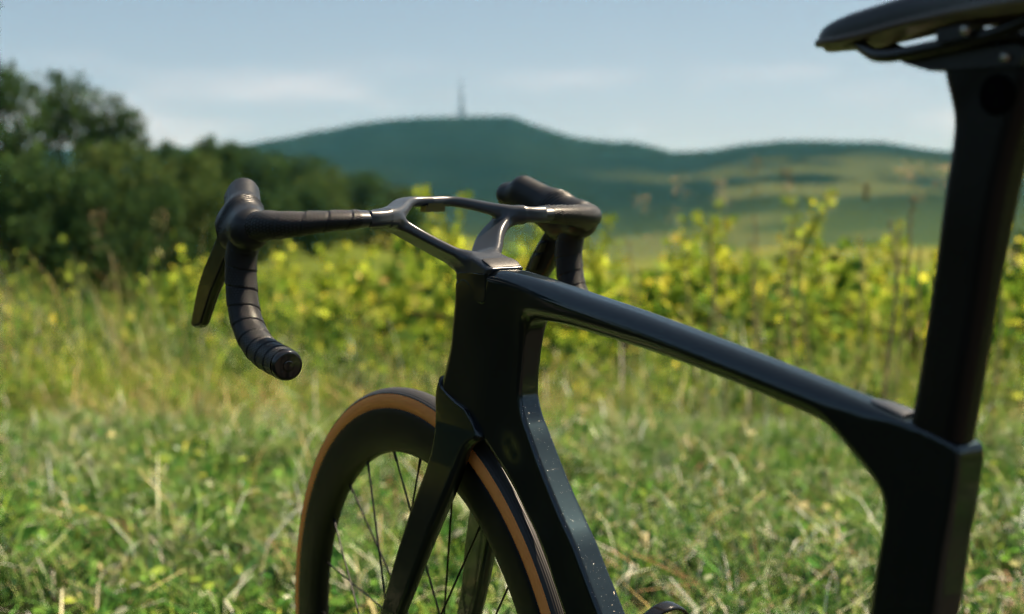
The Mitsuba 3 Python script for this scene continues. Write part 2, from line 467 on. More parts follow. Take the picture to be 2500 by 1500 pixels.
def hill_colour(p, n, uv):
    """wooded slopes with a few vineyards and clearings on the nearer flanks"""
    a = fbm(p.x / 60, p.y / 60, 1.0, 3)
    wood = mix((.004, .011, .007), (.012, .024, .012), a)
    q = fbm(p.x / 210 + 4.3, p.y / 150 + 9.1, 2.0, 4)
    d = dr.sqrt(dr.square(p.x - GAZE[0]) + dr.square(p.y - GAZE[1]))
    s = (p.x - GAZE[0]) * RH[0] + (p.y - GAZE[1]) * RH[1]
    side = smoothstep(.02, .10, s / d)
    row = .5 + .5 * dr.sin((p.x * .8 + p.y * .6) * .9)
    open_ = smoothstep(.50, .56, q) * smoothstep(1650, 1250, d) * (0.06 + .94 * side)
    field = mix((.13, .14, .05), (.07, .09, .03), row * .6 + a * .4)
    low = mix(wood, (.055, .085, .03), smoothstep(1300, 500, d) * .8)
    return mix(low, field, open_ * .62)


BARE = GAZE + FH * 2.80 + RH * 2.80 * (2530 - 1250) / 3206.0
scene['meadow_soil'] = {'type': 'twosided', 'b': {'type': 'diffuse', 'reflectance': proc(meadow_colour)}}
scene['hill_wood'] = {'type': 'twosided', 'b': {'type': 'diffuse', 'reflectance': proc(hill_colour)}}
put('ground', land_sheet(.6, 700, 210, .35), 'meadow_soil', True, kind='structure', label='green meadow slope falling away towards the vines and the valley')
put('hills', land_sheet(690, 9000, 330, .16, 3.5), 'hill_wood', True, kind='structure', label='long wooded ridge under haze on the horizon')

# ---- leaves and blades
def leafy(name, rough=.45, trans=1.0, spec=.5):
    scene[name] = {'type': 'principledthin', 'base_color': {'type': 'mesh_attribute', 'name': 'vertex_color'}, 'roughness': rough, 'diff_trans': trans, 'eta': 1.4, 'spec_trans': 0.0}


leafy('blade', .26, .45)
leafy('leaf', .42, 1.05)
leafy('tree_leaf', .5, .55)
bsdf('bark', base_color=proc(lambda p, n, uv: mix((.035, .028, .02), (.11, .09, .07), fbm(p.x * 9, p.y * 9, p.z * 2.5))), roughness=.9, specular=.1)
bsdf('weathered_post', base_color=proc(lambda p, n, uv: mix((.10, .075, .05), (.24, .20, .16), fbm(p.x * 40, p.y * 40, p.z * 4))), roughness=.85, specular=.15)


def blades(rng, base, length, width, lean, colours, bend=.6):
    """bent tapering blades: arrays of roots (n, 3), lengths, widths, leans; two quads and a tip each"""
    n = len(base)
    az = rng.uniform(0, 2 * np.pi, n)
    f = np.stack([np.cos(az), np.sin(az), az * 0], -1)
    s = np.stack([-np.sin(az + rng.normal(0, .5, n)), np.cos(az + rng.normal(0, .5, n)), az * 0], -1)
    V, t = [], (0, .38, .72, 1)
    for k, q in enumerate(t):
        a = lean * (q ** (1 + bend)) * 1.5
        c = base + f * (length * np.sin(np.clip(a, 0, 2.2)) * q * .9)[:, None] + np.array([0, 0, 1]) * (length * q * np.cos(np.clip(a * .75, 0, 1.5)))[:, None]
        w = width * (1, .95, .65, .0)[k] / 2
        V += [c - s * w[:, None]] if k == 3 else [c - s * w[:, None], c + s * w[:, None]]
    V = np.stack(V, 1)                                    # n, 7, 3
    F = np.array([[0, 1, 3], [0, 3, 2], [2, 3, 5], [2, 5, 4], [4, 5, 6]])
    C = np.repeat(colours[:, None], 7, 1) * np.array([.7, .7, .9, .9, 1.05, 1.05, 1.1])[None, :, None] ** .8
    return V.reshape(-1, 3), (F[None] + (np.arange(n) * 7)[:, None, None]).reshape(-1, 3), np.clip(C, 0, .9).reshape(-1, 3)


LEAF_SHARE = 1.75          # a thin leaf's colour is split between its two sides


def pick(rng, n, table):
    """n colours from (weight, rgb, spread) rows"""
    w = np.array([t[0] for t in table], float)
    k = rng.choice(len(table), n, p=w / w.sum())
    c = LEAF_SHARE * np.array([t[1] for t in table])[k] * np.exp(rng.normal(0, .22, (n, 1)))
    return c * np.exp(rng.normal(0, .06, (n, 3)))


GREENS = [(5, (.062, .132, .028)), (3, (.118, .190, .046)), (1.3, (.22, .25, .095)), (4.2, (.022, .055, .022)), (.55, (.36, .31, .18)), (1.9, (.46, .48, .37))]  # near-white last row is painted in for sun glints on the blades
LUSH = [(5, (.032, .085, .018)), (3, (.075, .15, .026)), (1, (.19, .25, .04)), (.35, (.34, .30, .15))]
STRAW = [(2, (.34, .28, .14)), (1.2, (.25, .17, .09)), (4, (.12, .165, .035)), (1, (.42, .38, .25)), (.8, (.20, .10, .06))]
HERB = [(4, (.085, .15, .022)), (3, (.16, .215, .03)), (2, (.26, .28, .04)), (.8, (.33, .27, .13))]


def rosette(rng, n, r, size, table, z0=.02, z1=.08):
    """little broad leaves (clover, plantain): n bent hexagons spread over a square of side r"""
    c = np.stack([rng.uniform(-r / 2, r / 2, n), rng.uniform(-r / 2, r / 2, n), rng.uniform(z0, z1, n)], -1)
    nz = rng.normal(0, .45, (n, 3)) + [0, 0, 1]
    nz /= np.linalg.norm(nz, axis=1, keepdims=True)
    u = np.cross(nz, rng.normal(0, 1, (n, 3))); u /= np.linalg.norm(u, axis=1, keepdims=True)
    v = np.cross(nz, u)
    sz = size * np.exp(rng.normal(0, .3, n))
    pts = np.array([(-1, 0, 0), (-.35, .62, .12), (.45, .6, .1), (1.05, 0, -.12), (.45, -.6, .1), (-.35, -.62, .12)])
    V = c[:, None] + sz[:, None, None] * (pts[None, :, :1] * u[:, None] + pts[None, :, 1:2] * v[:, None] + pts[None, :, 2:] * nz[:, None])
    F = np.array([[0, 2, 1], [0, 3, 2], [0, 4, 3], [0, 5, 4]])
    C = np.repeat(pick(rng, n, table)[:, None], 6, 1)
    return V.reshape(-1, 3), (F[None] + (np.arange(n) * 6)[:, None, None]).reshape(-1, 3), C.reshape(-1, 3)


def grass_patch(seed, side, n, hl, hh, table, wide=.004, lean=.55, extra=0, straw=0):
    rng = np.random.default_rng(seed)
    xy = rng.uniform(-side / 2, side / 2, (n, 2))
    clump = meshkit.noise(np.column_stack([xy * 9 + seed * 7.3, xy[:, 0] * 0]), seed)
    ln = (hl + (hh - hl) * rng.beta(1.6, 2.6, n)) * (.30 + 1.35 * clump)
    on = rng.random(n) < .25 + 1.3 * clump
    xy, ln = xy[on], ln[on]
    n = len(ln)
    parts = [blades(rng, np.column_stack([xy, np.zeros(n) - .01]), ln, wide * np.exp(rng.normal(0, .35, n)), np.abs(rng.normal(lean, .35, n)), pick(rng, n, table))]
    if extra:
        parts.append(rosette(rng, extra, side, .013, LUSH + [(.4, (.34, .36, .26))], .02, hh * .55))
    if straw:
        q = rng.uniform(-side / 2, side / 2, (straw, 2))
        parts.append(blades(rng, np.column_stack([q, np.full(straw, .01)]), rng.uniform(hl * 1.5, hh * 1.5, straw), np.full(straw, wide * .8), np.abs(rng.normal(.9, .4, straw)), pick(rng, straw, STRAW)))
    return joined(parts)


def group(key, *named):
    scene[key] = {'type': 'shapegroup', **{name: mikit.ply((m[0], m[1]), b, False, color=m[2]) for name, m, b in named}}


def set_down(key, grp, p, yaw, size=(1, 1, 1), tilt=None):
    m = T().translate(list(map(float, p)))
    if tilt is not None:
        nx, ny = tilt
        m = m @ T([[1, 0, 0, 0], [0, 1, 0, 0], [float(nx), float(ny), 1, 0], [0, 0, 0, 1]])
    scene[key] = {'type': 'instance', 'to_world': m @ T().rotate([0, 0, 1], float(yaw)) @ T().scale(list(map(float, size))), 'g': {'type': 'ref', 'id': grp}}


def slope(p):
    e = .25
    z = land(np.array([[p[0] + e, p[1]], [p[0] - e, p[1]], [p[0], p[1] + e], [p[0], p[1] - e]]))
    return (z[0] - z[1]) / (2 * e), (z[2] - z[3]) / (2 * e)


rng = np.random.default_rng(11)
SIDE = .5
for k in range(5):
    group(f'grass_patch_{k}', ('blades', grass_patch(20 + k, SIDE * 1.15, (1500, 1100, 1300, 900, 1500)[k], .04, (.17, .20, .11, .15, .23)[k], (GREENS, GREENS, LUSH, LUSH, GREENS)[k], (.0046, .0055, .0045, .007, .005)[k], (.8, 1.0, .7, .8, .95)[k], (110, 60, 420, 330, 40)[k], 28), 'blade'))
for k in range(4):
    group(f'meadow_patch_{k}', ('blades', grass_patch(40 + k, 1.1, 1500, .10, .34, GREENS if k % 2 else HERB, .0055, .65, 700, 40), 'blade'))
for k in range(3):
    group(f'weed_patch_{k}', ('blades', grass_patch(60 + k, 1.1, 700, .20, .62, (HERB, STRAW, HERB)[k], .0075, .42, 700, 60), 'blade'))
def herb_patch(seed, n=620):
    rng = np.random.default_rng(seed)
    xy = rng.uniform(-.6, .6, (n, 2))
    tall_ = meshkit.noise(np.column_stack([xy * 3.2 + seed, xy[:, 0] * 0]), seed)
    z = (.10 + .78 * np.clip(tall_ * 1.5 - .3, 0, 1)) * rng.uniform(.25, 1, n)
    return joined([leaves(rng, np.column_stack([xy, z]), .034, HERBLEAF), grass_patch(seed + 5, 1.1, 330, .25, .75, GREENS, .007, .4, 0, 14)])


HERBLEAF = [(5, (.065, .115, .022)), (3, (.13, .185, .03)), (1.8, (.26, .29, .05)), (2.8, (.026, .06, .016)), (.4, (.36, .33, .16))]
LEAF = np.array([(0, -.45, 0), (.42, -.52, -.05), (.52, -.05, .06), (.30, .12, .0), (.40, .48, -.06), (.08, .42, .04), (0, .78, -.10), (-.08, .42, .04), (-.40, .48, -.06), (-.30, .12, .0), (-.52, -.05, .06), (-.42, -.52, -.05)])
LEAF_F = np.array([[0, i, i + 1] for i in range(1, 11)])


def leaves(rng, c, size, table, shape=LEAF, tris=LEAF_F, up=.6):
    n = len(c)
    nz = rng.normal(0, 1, (n, 3)) * [1, 1, .8] + [0, 0, up]
    nz /= np.linalg.norm(nz, axis=1, keepdims=True)
    u = np.cross(nz, rng.normal(0, 1, (n, 3))); u /= np.linalg.norm(u, axis=1, keepdims=True)
    v = np.cross(nz, u)
    sz = size * np.exp(rng.normal(0, .25, n))
    V = c[:, None] + sz[:, None, None] * (shape[None, :, :1] * u[:, None] + shape[None, :, 1:2] * v[:, None] + shape[None, :, 2:] * nz[:, None])
    m = len(shape)
    C = np.repeat(pick(rng, n, table)[:, None], m, 1)
    return V.reshape(-1, 3), (tris[None] + (np.arange(n) * m)[:, None, None]).reshape(-1, 3), C.reshape(-1, 3)


for k in range(4):
    group(f'herb_patch_{k}', ('blades', herb_patch(300 + 9 * k), 'leaf'))
count = 0
note('grass', 'short meadow grass, clover and dry stems covering the slope', 'grass', kind='stuff')
note('tall_grass', 'taller meadow grass and herbs standing in front of the vines', 'grass', kind='stuff')
for d in np.arange(1.6, 6.3, SIDE):
    half = .50 * d + 1.0
    for s in np.arange(-(.40 * d + .25), half, SIDE):
        q = GAZE + FH * (d + rng.uniform(-.1, .1)) + RH * (s + rng.uniform(-.1, .1))
        if np.hypot(*(q - BARE)) < .26 or on_track(q):
            continue
        p = np.array([q[0], q[1], land(q[None])[0]])
        count += 1
        n_ = meshkit.noise(np.array([[q[0] * .7, q[1] * .7, 3.3]]))[0]
        set_down(f'grass__{count:03d}', f'grass_patch_{rng.integers(5)}', p, rng.uniform(0, 360), (1, 1, .75 + .6 * n_), slope(q))
# the ground that the camera does not see gets a thinner, coarser cover
for k in range(120):
    a, r = rng.uniform(0, 2 * np.pi), rng.uniform(1.2, 7)
    q = GAZE + FH * r * math.cos(a) + RH * r * math.sin(a)
    if math.cos(a) > .78 or np.hypot(*(q - BARE)) < .7 or on_track(q) or (q - GAZE) @ RH < -.9:
        continue
    count += 1
    set_down(f'grass__{count:03d}', f'meadow_patch_{rng.integers(4)}', (q[0], q[1], land(q[None])[0] - .05), rng.uniform(0, 360), (1, 1, .6), slope(q))
tall = 0
for d in np.arange(5.6, 15, .72):
    half = .48 * d + 1.2
    for s in np.arange(-half, half, .78):
        q = GAZE + FH * (d + rng.uniform(-.3, .3)) + RH * (s + rng.uniform(-.3, .3))
        p = np.array([q[0], q[1], land(q[None])[0] - .02])
        tall += 1
        u = s / d
        kind = rng.random()
        if d > 6.6 and kind < (.40 if d < 11 else .65):
            g = f'weed_patch_{(0, 2, 0, 1, 2)[int(rng.integers(5))]}'
            hgt = .55 + .75 * rng.random() ** 2 + (.45 if u < -.19 and d > 9 else 0)
        elif d > 6.9 and kind < .97:
            g = f'herb_patch_{rng.integers(4)}'
            hgt = .45 + .65 * rng.random() + (.55 if u < -.17 and d > 9 else 0)
        else:
            g = f'meadow_patch_{rng.integers(4)}'
            hgt = .55 + .55 * np.clip((d - 5.4) / 2.5, 0, 1)
        set_down(f'tall_grass__{tall:03d}', g, p, rng.uniform(0, 360), (1, 1, hgt), slope(q))

# ---- vines
VINE = [(5, (.090, .150, .018)), (3.2, (.19, .25, .028)), (1.9, (.36, .38, .045)), (3.2, (.032, .072, .016)), (.5, (.36, .31, .10))]


def tint(m, c):
    return (m[0], m[1], np.tile(np.array(c, float), (len(m[0]), 1)))


def vine(seed, shoots):
    rng = np.random.default_rng(seed)
    n = 620
    t = rng.uniform(-1, 1, n)
    h = np.clip(.18 + .99 * rng.beta(1.5, 1.2, n), 0, 1.25)
    bulge = .30 * np.sqrt(np.clip(1 - ((h - .7) / .7) ** 2, .05, 1))
    c = np.stack([t * .62, rng.normal(0, 1, n) * bulge * .75, h + .08 * np.sin(t * 5 + seed)], -1)
    keep = meshkit.noise(c * 5 + seed) > .42
    parts = [leaves(rng, c[keep], .068, VINE)]
    stems = []
    for k in range(shoots):
        x, L, le = rng.uniform(-.55, .55), rng.uniform(.25, .62), rng.normal(0, .28, 2)
        q = np.linspace(0, 1, 9)
        s = np.stack([x + le[0] * q * L, le[1] * q * L, 1.05 + L * q - .12 * q * q * np.hypot(*le)], -1)
        parts.append(leaves(rng, s[1:].repeat(2, 0) + rng.normal(0, .025, (16, 3)), .050, VINE[1:3] + [(1, (.14, .19, .02))], up=.3))
        stems.append(sweep(s, [.0035, .0035], [1, 0, 0], 5))
    trunk = sweep(curve([(0, 0, -.1), (.03, .02, .2), (-.02, 0, .45), (.02, -.01, .7)], 12), [.028, .026], [1, 0, 0], 8)
    arm = sweep(curve([(-.6, .01, .74), (-.2, -.01, .70), (.02, 0, .68), (.25, .01, .71), (.6, 0, .74)], 14), [.016, .016], [0, 1, 0], 7)
    return joined(parts), tint(joined([trunk, arm]), (.07, .05, .035)), tint(joined(stems), (.16, .17, .05))


for k in range(4):
    f_, w_, s_ = vine(80 + k, (4, 6, 3, 8)[k])
    group(f'vine_kind_{k}', ('foliage', f_, 'leaf'), ('trunk', w_, 'blade'), ('shoots', s_, 'blade'))
rows = [(9.3, 1180, 2650), (11.2, 640, 2700), (13.2, 560, 2700), (15.6, 500, 2700), (18.5, 560, 2700)]
vi = 0
for r, (d0, xa, xb) in enumerate(rows):
    step = 1.05
    x = (xa - 1250) / 3206 * d0
    while x < (xb - 1250) / 3206 * d0:
        px = 1250 + x / d0 * 3206
        q = GAZE + FH * (d0 + rng.normal(0, .12) + .10 * x) + RH * x
        left = np.clip((900 - px) / 900, 0, 1)
        hgt = rng.uniform(.90, 1.12) * (1 - .20 * left)
        key = num('grapevine', vi)
        set_down(key, f'vine_kind_{rng.integers(4)}', (q[0], q[1], land(q[None])[0]), math.degrees(math.atan2(RH[1], RH[0])) + rng.normal(0, 7) + 5.7 + 180 * rng.integers(2), (1, 1, hgt))
        note(key, ('leafy yellow-green grapevine in the front vine row right of the handlebar', 'leafy yellow-green grapevine in the long row behind the tall grass', 'leafy yellow-green grapevine in the third vine row down the slope',
                   'grapevine in the fourth vine row, only its top showing', 'grapevine in the last vine row, only its shoots showing')[r], 'grapevine',
             ('vines of the front row', 'vines of the second row', 'vines of the third row', 'vines of the fourth row', 'vines of the fifth row')[r])
        vi += 1
        x += step * rng.uniform(.93, 1.07)

# ---- single dry stalks that stand above the rest
def stalk(key, px, py, d, lean, head, colour, label, cat='grass stalk', grp=None, thick=.0048, seed=0, droop=.12, long=0):
    rng = np.random.default_rng(seed)
    tip_h = EYE[2] + d * ((480 - (px - 1250) * math.tan(math.radians(1.079))) - py) / 3206
    tip = np.r_[GAZE + FH * d + RH * d * (px - 1250) / 3206, tip_h]
    root_xy = tip[:2] - RH * lean
    root = np.r_[root_xy, land(root_xy[None])[0] - .02]
    H = tip_h - root[2]
    side = np.r_[RH, 0] * np.sign(lean if lean else 1)
    pts = [root, root + (tip - root) * [.15, .15, .4], root + (tip - root) * [.45, .45, .78], tip - [0, 0, .02 * H], tip + side * droop * .5 + [0, 0, -.01 * H], tip + side * droop + [0, 0, -.06 * H - droop * .4]]
    c = curve(pts, 40)
    put(key + '__stem', tint(sweep(c[:30], [thick, thick], [RH[0], RH[1], 0], 5), colour)[:2], 'dry_stem', 60)
    if head:
        q = c[rng.integers(24, 40, head)] + rng.normal(0, .006, (head, 3)) if not long else np.stack([np.interp(1 - long * rng.random(head), np.linspace(0, 1, 40), c[:, k]) for k in range(3)], -1) + rng.normal(0, .0045, (head, 3))
        m = leaves(rng, q, .011, [(1, colour)], np.array([(-.25, 0, 0), (0, -.9, .1), (.25, 0, 0), (0, .9, -.1)]), np.array([[0, 1, 2], [0, 2, 3]]), .2)
        scene[key + '__seed_head'] = mikit.ply((m[0], m[1]), 'blade', False, color=m[2])
    note(key, label, cat, grp)


bsdf('dry_stem', base_color=col(.30, .23, .13), roughness=.7, specular=.2)
stalk('foxtail_stalk', 236, 505, 7.5, -.16, 60, (.26, .19, .12), 'tan feathery grass spike bending left before the dark trees', 'grass stalk', droop=.015, seed=1, long=.24)
stalk('foxtail_stalk_001', 405, 503, 7.8, .14, 60, (.22, .18, .10), 'tan feathery grass spike bending right, beside the left brake lever', 'grass stalk', droop=.015, seed=2, long=.22)
for i, (px, py, d, le) in enumerate([(1555, 470, 6.0, .05), (1650, 500, 6.4, -.10), (1700, 425, 5.6, -.12), (1745, 432, 6.2, .03), (1800, 470, 6.0, -.12), (1850, 372, 5.8, .02), (1925, 405, 5.5, -.03), (1945, 440, 6.2, -.06),
                                     (2010, 465, 5.6, .22), (1590, 560, 6.2, .10), (1900, 590, 5.8, .12), (2110, 440, 6.0, .02), (2190, 400, 5.0, .03), (2235, 385, 4.8, .10), (2270, 395, 4.6, .12), (2240, 470, 5.6, -.03), (2420, 520, 5.2, .05), (2470, 600, 5.0, .06)]):
    dark = i in (5, 6, 11, 15)
    stalk(num('grass_stalk', i), px, py, d, le, (30, 18, 36, 44, 18, 70, 60, 36, 26, 26, 36, 70, 30, 40, 44, 60, 34, 26)[i], (.10, .085, .06) if dark else (.33, .27, .17),
          'dark dead flower spike standing above the vines on the right' if dark else 'pale dry grass stalk with a nodding seed head above the vines on the right', 'grass stalk',
          'dark dead spikes above the vines' if dark else 'pale dry stalks above the vines', seed=50 + i, droop=.015 if dark else (.05, .03, .09, .04)[i % 4], long=(.12, .20, .14, .10)[i % 4])

# ---- trees
CARD = np.array([(-.5, -.35, .0), (0, -.55, .1), (.5, -.3, 0), (.55, .3, -.1), (0, .5, .12), (-.55, .35, -.06)])
CARD_F = np.array([[0, 1, 2], [0, 2, 3], [0, 3, 4], [0, 4, 5]])
DARKLEAF = [(4, (0.023, 0.047, 0.018)), (3, (0.037, 0.069, 0.022)), (2, (0.054, 0.089, 0.028)), (1, (0.016, 0.034, 0.018))]
OLIVE = [(4, (0.044, 0.073, 0.022)), (3, (0.069, 0.098, 0.029)), (1.5, (0.033, 0.056, 0.020))]


def tree(seed, table, spread=.42, low=.10, n=5200, size=.022, blobs=26, gaps=.38, top=1.0):
    """a tree one metre high: trunk, limbs and a crown of leaf sprays in uneven clumps"""
    rng = np.random.default_rng(seed)
    cs = []
    for k in range(blobs):
        t = (k + .5) / blobs
        z = low + (1 - low) * (.10 + .84 * t) * top
        w = spread * np.sin(np.pi * np.clip(.12 + .80 * t, 0, 1)) ** .7
        a = k * 2.4 + rng.uniform(-.5, .5)
        rad = w * rng.uniform(.15, .85)
        cs.append((rad * math.cos(a), rad * math.sin(a), z, (.085 + .10 * rng.random()) * (spread / .42) ** .5))
    cs = np.array(cs)
    k = rng.choice(blobs, n, p=cs[:, 3] ** 2 / (cs[:, 3] ** 2).sum())
    v = rng.normal(0, 1, (n, 3)); v /= np.linalg.norm(v, axis=1, keepdims=True)
    c = cs[k, :3] + v * (cs[k, 3] * rng.uniform(.25, 1, n) ** .5)[:, None] * [1.15, 1.15, .85]
    keep = (meshkit.noise(c * 9 + seed * 3.1) > gaps * .8) & (c[:, 2] > low * .6)
    m = leaves(rng, c[keep], size, table, CARD, CARD_F, .35)
    wood = [sweep(curve([(0, 0, -.04), (.008, .004, .2), (-.006, .006, .5), (.0, 0, .86)], 16), np.linspace(.020, .004, 16)[:, None].repeat(2, 1), [1, 0, 0], 9)]
    for q in cs[rng.choice(blobs, 12, False)]:
        z0 = max(.12, q[2] - .22 - .2 * rng.random())
        wood.append(sweep(curve([(0, 0, z0), (q[0] * .4, q[1] * .4, z0 + (q[2] - z0) * .55), tuple(q[:3])], 8), np.linspace(.008, .002, 8)[:, None].repeat(2, 1), [.3, .8, .1], 6))
    return m, tint(joined(wood), (.06, .05, .04))


kinds = [('tall_tree_kind', tree(201, DARKLEAF, .36, .16, 6500, .020, 30, .50)), ('airy_tree_kind', tree(202, DARKLEAF, .40, .20, 5200, .019, 24, .58)), ('broad_tree_kind', tree(203, OLIVE, .52, .06, 6500, .024, 30, .34)),
         ('round_bush_kind', tree(204, DARKLEAF, .62, .0, 6000, .030, 26, .25)), ('olive_bush_kind', tree(205, OLIVE, .70, .0, 6000, .030, 26, .25)), ('slim_tree_kind', tree(206, DARKLEAF, .24, .12, 4200, .022, 22, .35))]
for name, (m, wd) in kinds:
    group(name, ('crown', m, 'tree_leaf'), ('trunk', wd, 'blade'))
planted = 0


def plant(base, kind, px, py, d, wide, label, cat, grp=None, yaw=None):
    """a tree whose top reaches row py of the photograph, wide = its width in columns"""
    global planted
    p = spot(px, d)
    h = EYE[2] + d * ((480 - (px - 1250) * math.tan(math.radians(1.079))) - py) / 3206 - p[2]
    w = wide / 3206 * d
    natural = {'tall_tree_kind': .80, 'airy_tree_kind': .86, 'broad_tree_kind': 1.1, 'round_bush_kind': 1.35, 'olive_bush_kind': 1.5, 'slim_tree_kind': .56}[kind]
    k = sum(1 for q in labels if q == base or q.startswith(base + '_0'))
    key = num(base, k)
    planted += 1
    set_down(key, kind, p, planted * 77 % 360 if yaw is None else yaw, (w / natural, w / natural, h))
    note(key, label, cat, grp)


plant('tree', 'tall_tree_kind', 30, 172, 47, 330, 'tall dark tree cut by the left edge of the photo', 'tree')
plant('tree', 'airy_tree_kind', 165, 184, 50, 330, 'tall airy tree with sky showing through its crown, second from the left', 'tree')
plant('tree', 'airy_tree_kind', 300, 240, 50, 270, 'airy tree with a rounded leaning top, above the dark bushes', 'tree')
plant('tree', 'broad_tree_kind', 290, 350, 46, 420, 'broad olive-green tree below the airy rounded top', 'tree')
plant('tree', 'broad_tree_kind', 460, 376, 48, 340, 'olive-green tree just left of the left brake hood', 'tree')
plant('tree', 'slim_tree_kind', 425, 338, 88, 110, 'small dark round tree top seen on the skyline behind the olive tree', 'tree')
plant('tree', 'slim_tree_kind', 512, 328, 92, 120, 'left one of the twin dark tree tops above the left brake hood', 'tree')
plant('tree', 'slim_tree_kind', 565, 338, 95, 120, 'right one of the twin dark tree tops above the left brake hood', 'tree')
plant('tree', 'round_bush_kind', 615, 372, 98, 260, 'dark rounded tree right behind the left brake hood', 'tree')
plant('bush', 'round_bush_kind', 40, 395, 42, 420, 'dark bush mass at the far left under the tall trees', 'bush')
plant('bush', 'round_bush_kind', 215, 430, 43, 330, 'dark bush under the airy tree, behind the feathery grass spike', 'bush')
plant('bush', 'round_bush_kind', 390, 470, 43, 260, 'dark bush below the olive-green trees', 'bush')
plant('bush', 'olive_bush_kind', 520, 445, 45, 190, 'olive-green bush directly behind the left brake hood', 'bush')
plant('bush', 'round_bush_kind', 730, 388, 125, 260, 'dark rounded bush in the far field above the taped bar', 'bush')
plant('bush', 'olive_bush_kind', 800, 416, 118, 210, 'olive bush beside the dark rounded bush in the far field', 'bush')
plant('bush', 'round_bush_kind', 890, 428, 128, 230, 'dark low bush in the far field left of the bend of the handlebar', 'bush')
plant('bush', 'olive_bush_kind', 980, 455, 130, 160, 'small olive bush in the far field just left of the handlebar loop', 'bush')
plant('bush', 'round_bush_kind', 760, 455, 105, 130, 'low dark shrub in front of the far field bushes', 'bush')
plant('bush', 'round_bush_kind', 1010, 500, 110, 80, 'dark shrub seen through the loop of the handlebar', 'bush')
plant('bush', 'round_bush_kind', 2520, 570, 16, 150, 'dark shrub at the right edge behind the seat post', 'bush')
# the wood behind the photographer, which the lacquer mirrors
for i in range(18):
    a = math.radians(-92 - i * 8.5)
    r = 11.5 + (i % 3) * 1.6
    q = GAZE + FH * r * math.cos(a) + RH * r * math.sin(a)
    key = f'woodland_edge__{i + 1:03d}'
    set_down(key, ('round_bush_kind', 'round_bush_kind', 'tall_tree_kind')[i % 3], (q[0], q[1], land(q[None])[0] - .1), i * 71, ((2.6, 2.6, 3.4)[i % 3], (2.6, 2.6, 3.4)[i % 3], (3.6, 3.3, 4.6)[i % 3]))
for i in range(13):            # the same wood runs on to the left of the view
    a = math.radians(-25.5 - i * 5.2)
    r = 31 + (i % 3) * 5
    q = GAZE + FH * r * math.cos(a) + RH * r * math.sin(a)
    set_down(f'woodland_edge__{i + 19:03d}', ('tall_tree_kind', 'round_bush_kind', 'round_bush_kind')[i % 3], (q[0], q[1], land(q[None])[0] - .1), i * 53, ((7, 6, 5)[i % 3], (7, 6, 5)[i % 3], (9, 7.5, 5)[i % 3]))
note('woodland_edge', 'edge of a wood behind and beside the bicycle', 'wood', kind='stuff')

# ---- the mast on the hill
p = spot(1137, 2880)
top_z = EYE[2] + 2880 * (480 - (1137 - 1250) * math.tan(math.radians(1.079)) - 196) / 3206
H = top_z - p[2]
bsdf('mast_grey', base_color=col(.25, .26, .28), roughness=.7, specular=.2)
put('radio_mast__shaft', sweep([(p[0], p[1], p[2] - 8), (p[0], p[1], p[2] + H * .30), (p[0], p[1], p[2] + H * .31), (p[0], p[1], p[2] + H * .62)], [[6.5, 6.5], [5.0, 5.0], [4.0, 4.0], [3.4, 3.4]], [1, 0, 0], 16), 'mast_grey', 40)
put('radio_mast__platform', sweep([(p[0], p[1], p[2] + H * .30), (p[0], p[1], p[2] + H * .305), (p[0], p[1], p[2] + H * .36), (p[0], p[1], p[2] + H * .365)], [[7.5, 7.5], [8.5, 8.5], [8.5, 8.5], [7.5, 7.5]], [1, 0, 0], 20), 'mast_grey', 30)
put('radio_mast__antenna', sweep([(p[0], p[1], p[2] + H * .62), (p[0], p[1], p[2] + H * .80), (p[0], p[1], p[2] + H)], [[2.8, 2.8], [2.2, 2.2], [1.2, 1.2]], [1, 0, 0], 12), 'mast_grey', 40)
note('radio_mast', 'slender grey radio mast on top of the wooded hill', 'radio mast')

# ---- the air between
scene['air'] = {'type': 'homogeneous', 'albedo': col(.95, .96, .97), 'sigma_t': col(.11e-4, .42e-4, .68e-4)}
scene['haze'] = {'type': 'cube', 'to_world': T().translate([0, 0, 130]).scale([9400, 9400, 215]), 'bsdf': {'type': 'null'}, 'interior': {'type': 'ref', 'id': 'air'}}
note('haze', 'thin blue summer haze in the air', kind='stuff')
scene['camera']['medium'] = {'type': 'ref', 'id': 'air'}

#land>>
# ---------------------------------------------------------------- the bicycle
B = 'bicycle'
note(B, 'glossy black carbon road racing bicycle with tan-walled tyres standing in the meadow', 'bicycle')
AXLE = (.58, .339)
top_front = [(0.4437, 0.8118), (0.4489, 0.8048), (0.4537, 0.7900), (0.4607, 0.7639), (0.4655, 0.7435), (0.4749, 0.7222), (0.4872, 0.7004)]
hug = [(AXLE[0] + .357 * math.cos(math.radians(t)), AXLE[1] + .357 * math.sin(math.radians(t))) for t in (117, 124, 131, 138, 145, 152, 159)]
outer = top_front + [(.4890, .6860), (.4795, .6775), (.465, .672), (.445, .664), (.430, .6555)] + hug + [(0.2112, 0.4012), (0.1395, 0.3120), (0.0718, 0.2470), (0.0226, 0.2235), (-0.0197, 0.2356), (-0.0349, 0.2746), (-0.0524, 0.3283), (-0.0937, 0.4451), (-0.1317, 0.5518), (-0.1516, 0.6187), (-0.1563, 0.6523), (-0.1622, 0.6830), (-0.1672, 0.7102), (-0.1685, 0.7275), (-0.1640, 0.7318), (-0.1134, 0.7428), (-0.0959, 0.7460), (-0.0397, 0.7565), (0.0233, 0.7679), (0.0937, 0.7796), (0.1730, 0.7926), (0.2345, 0.8009), (0.2836, 0.8085), (0.3213, 0.8136), (0.3602, 0.8178), (0.3819, 0.8176), (0.3874, 0.8148), (0.3892, 0.8037), (0.3911, 0.7936), (0.3940, 0.7936), (0.4041, 0.8010), (0.4137, 0.8079), (0.4234, 0.8114)]
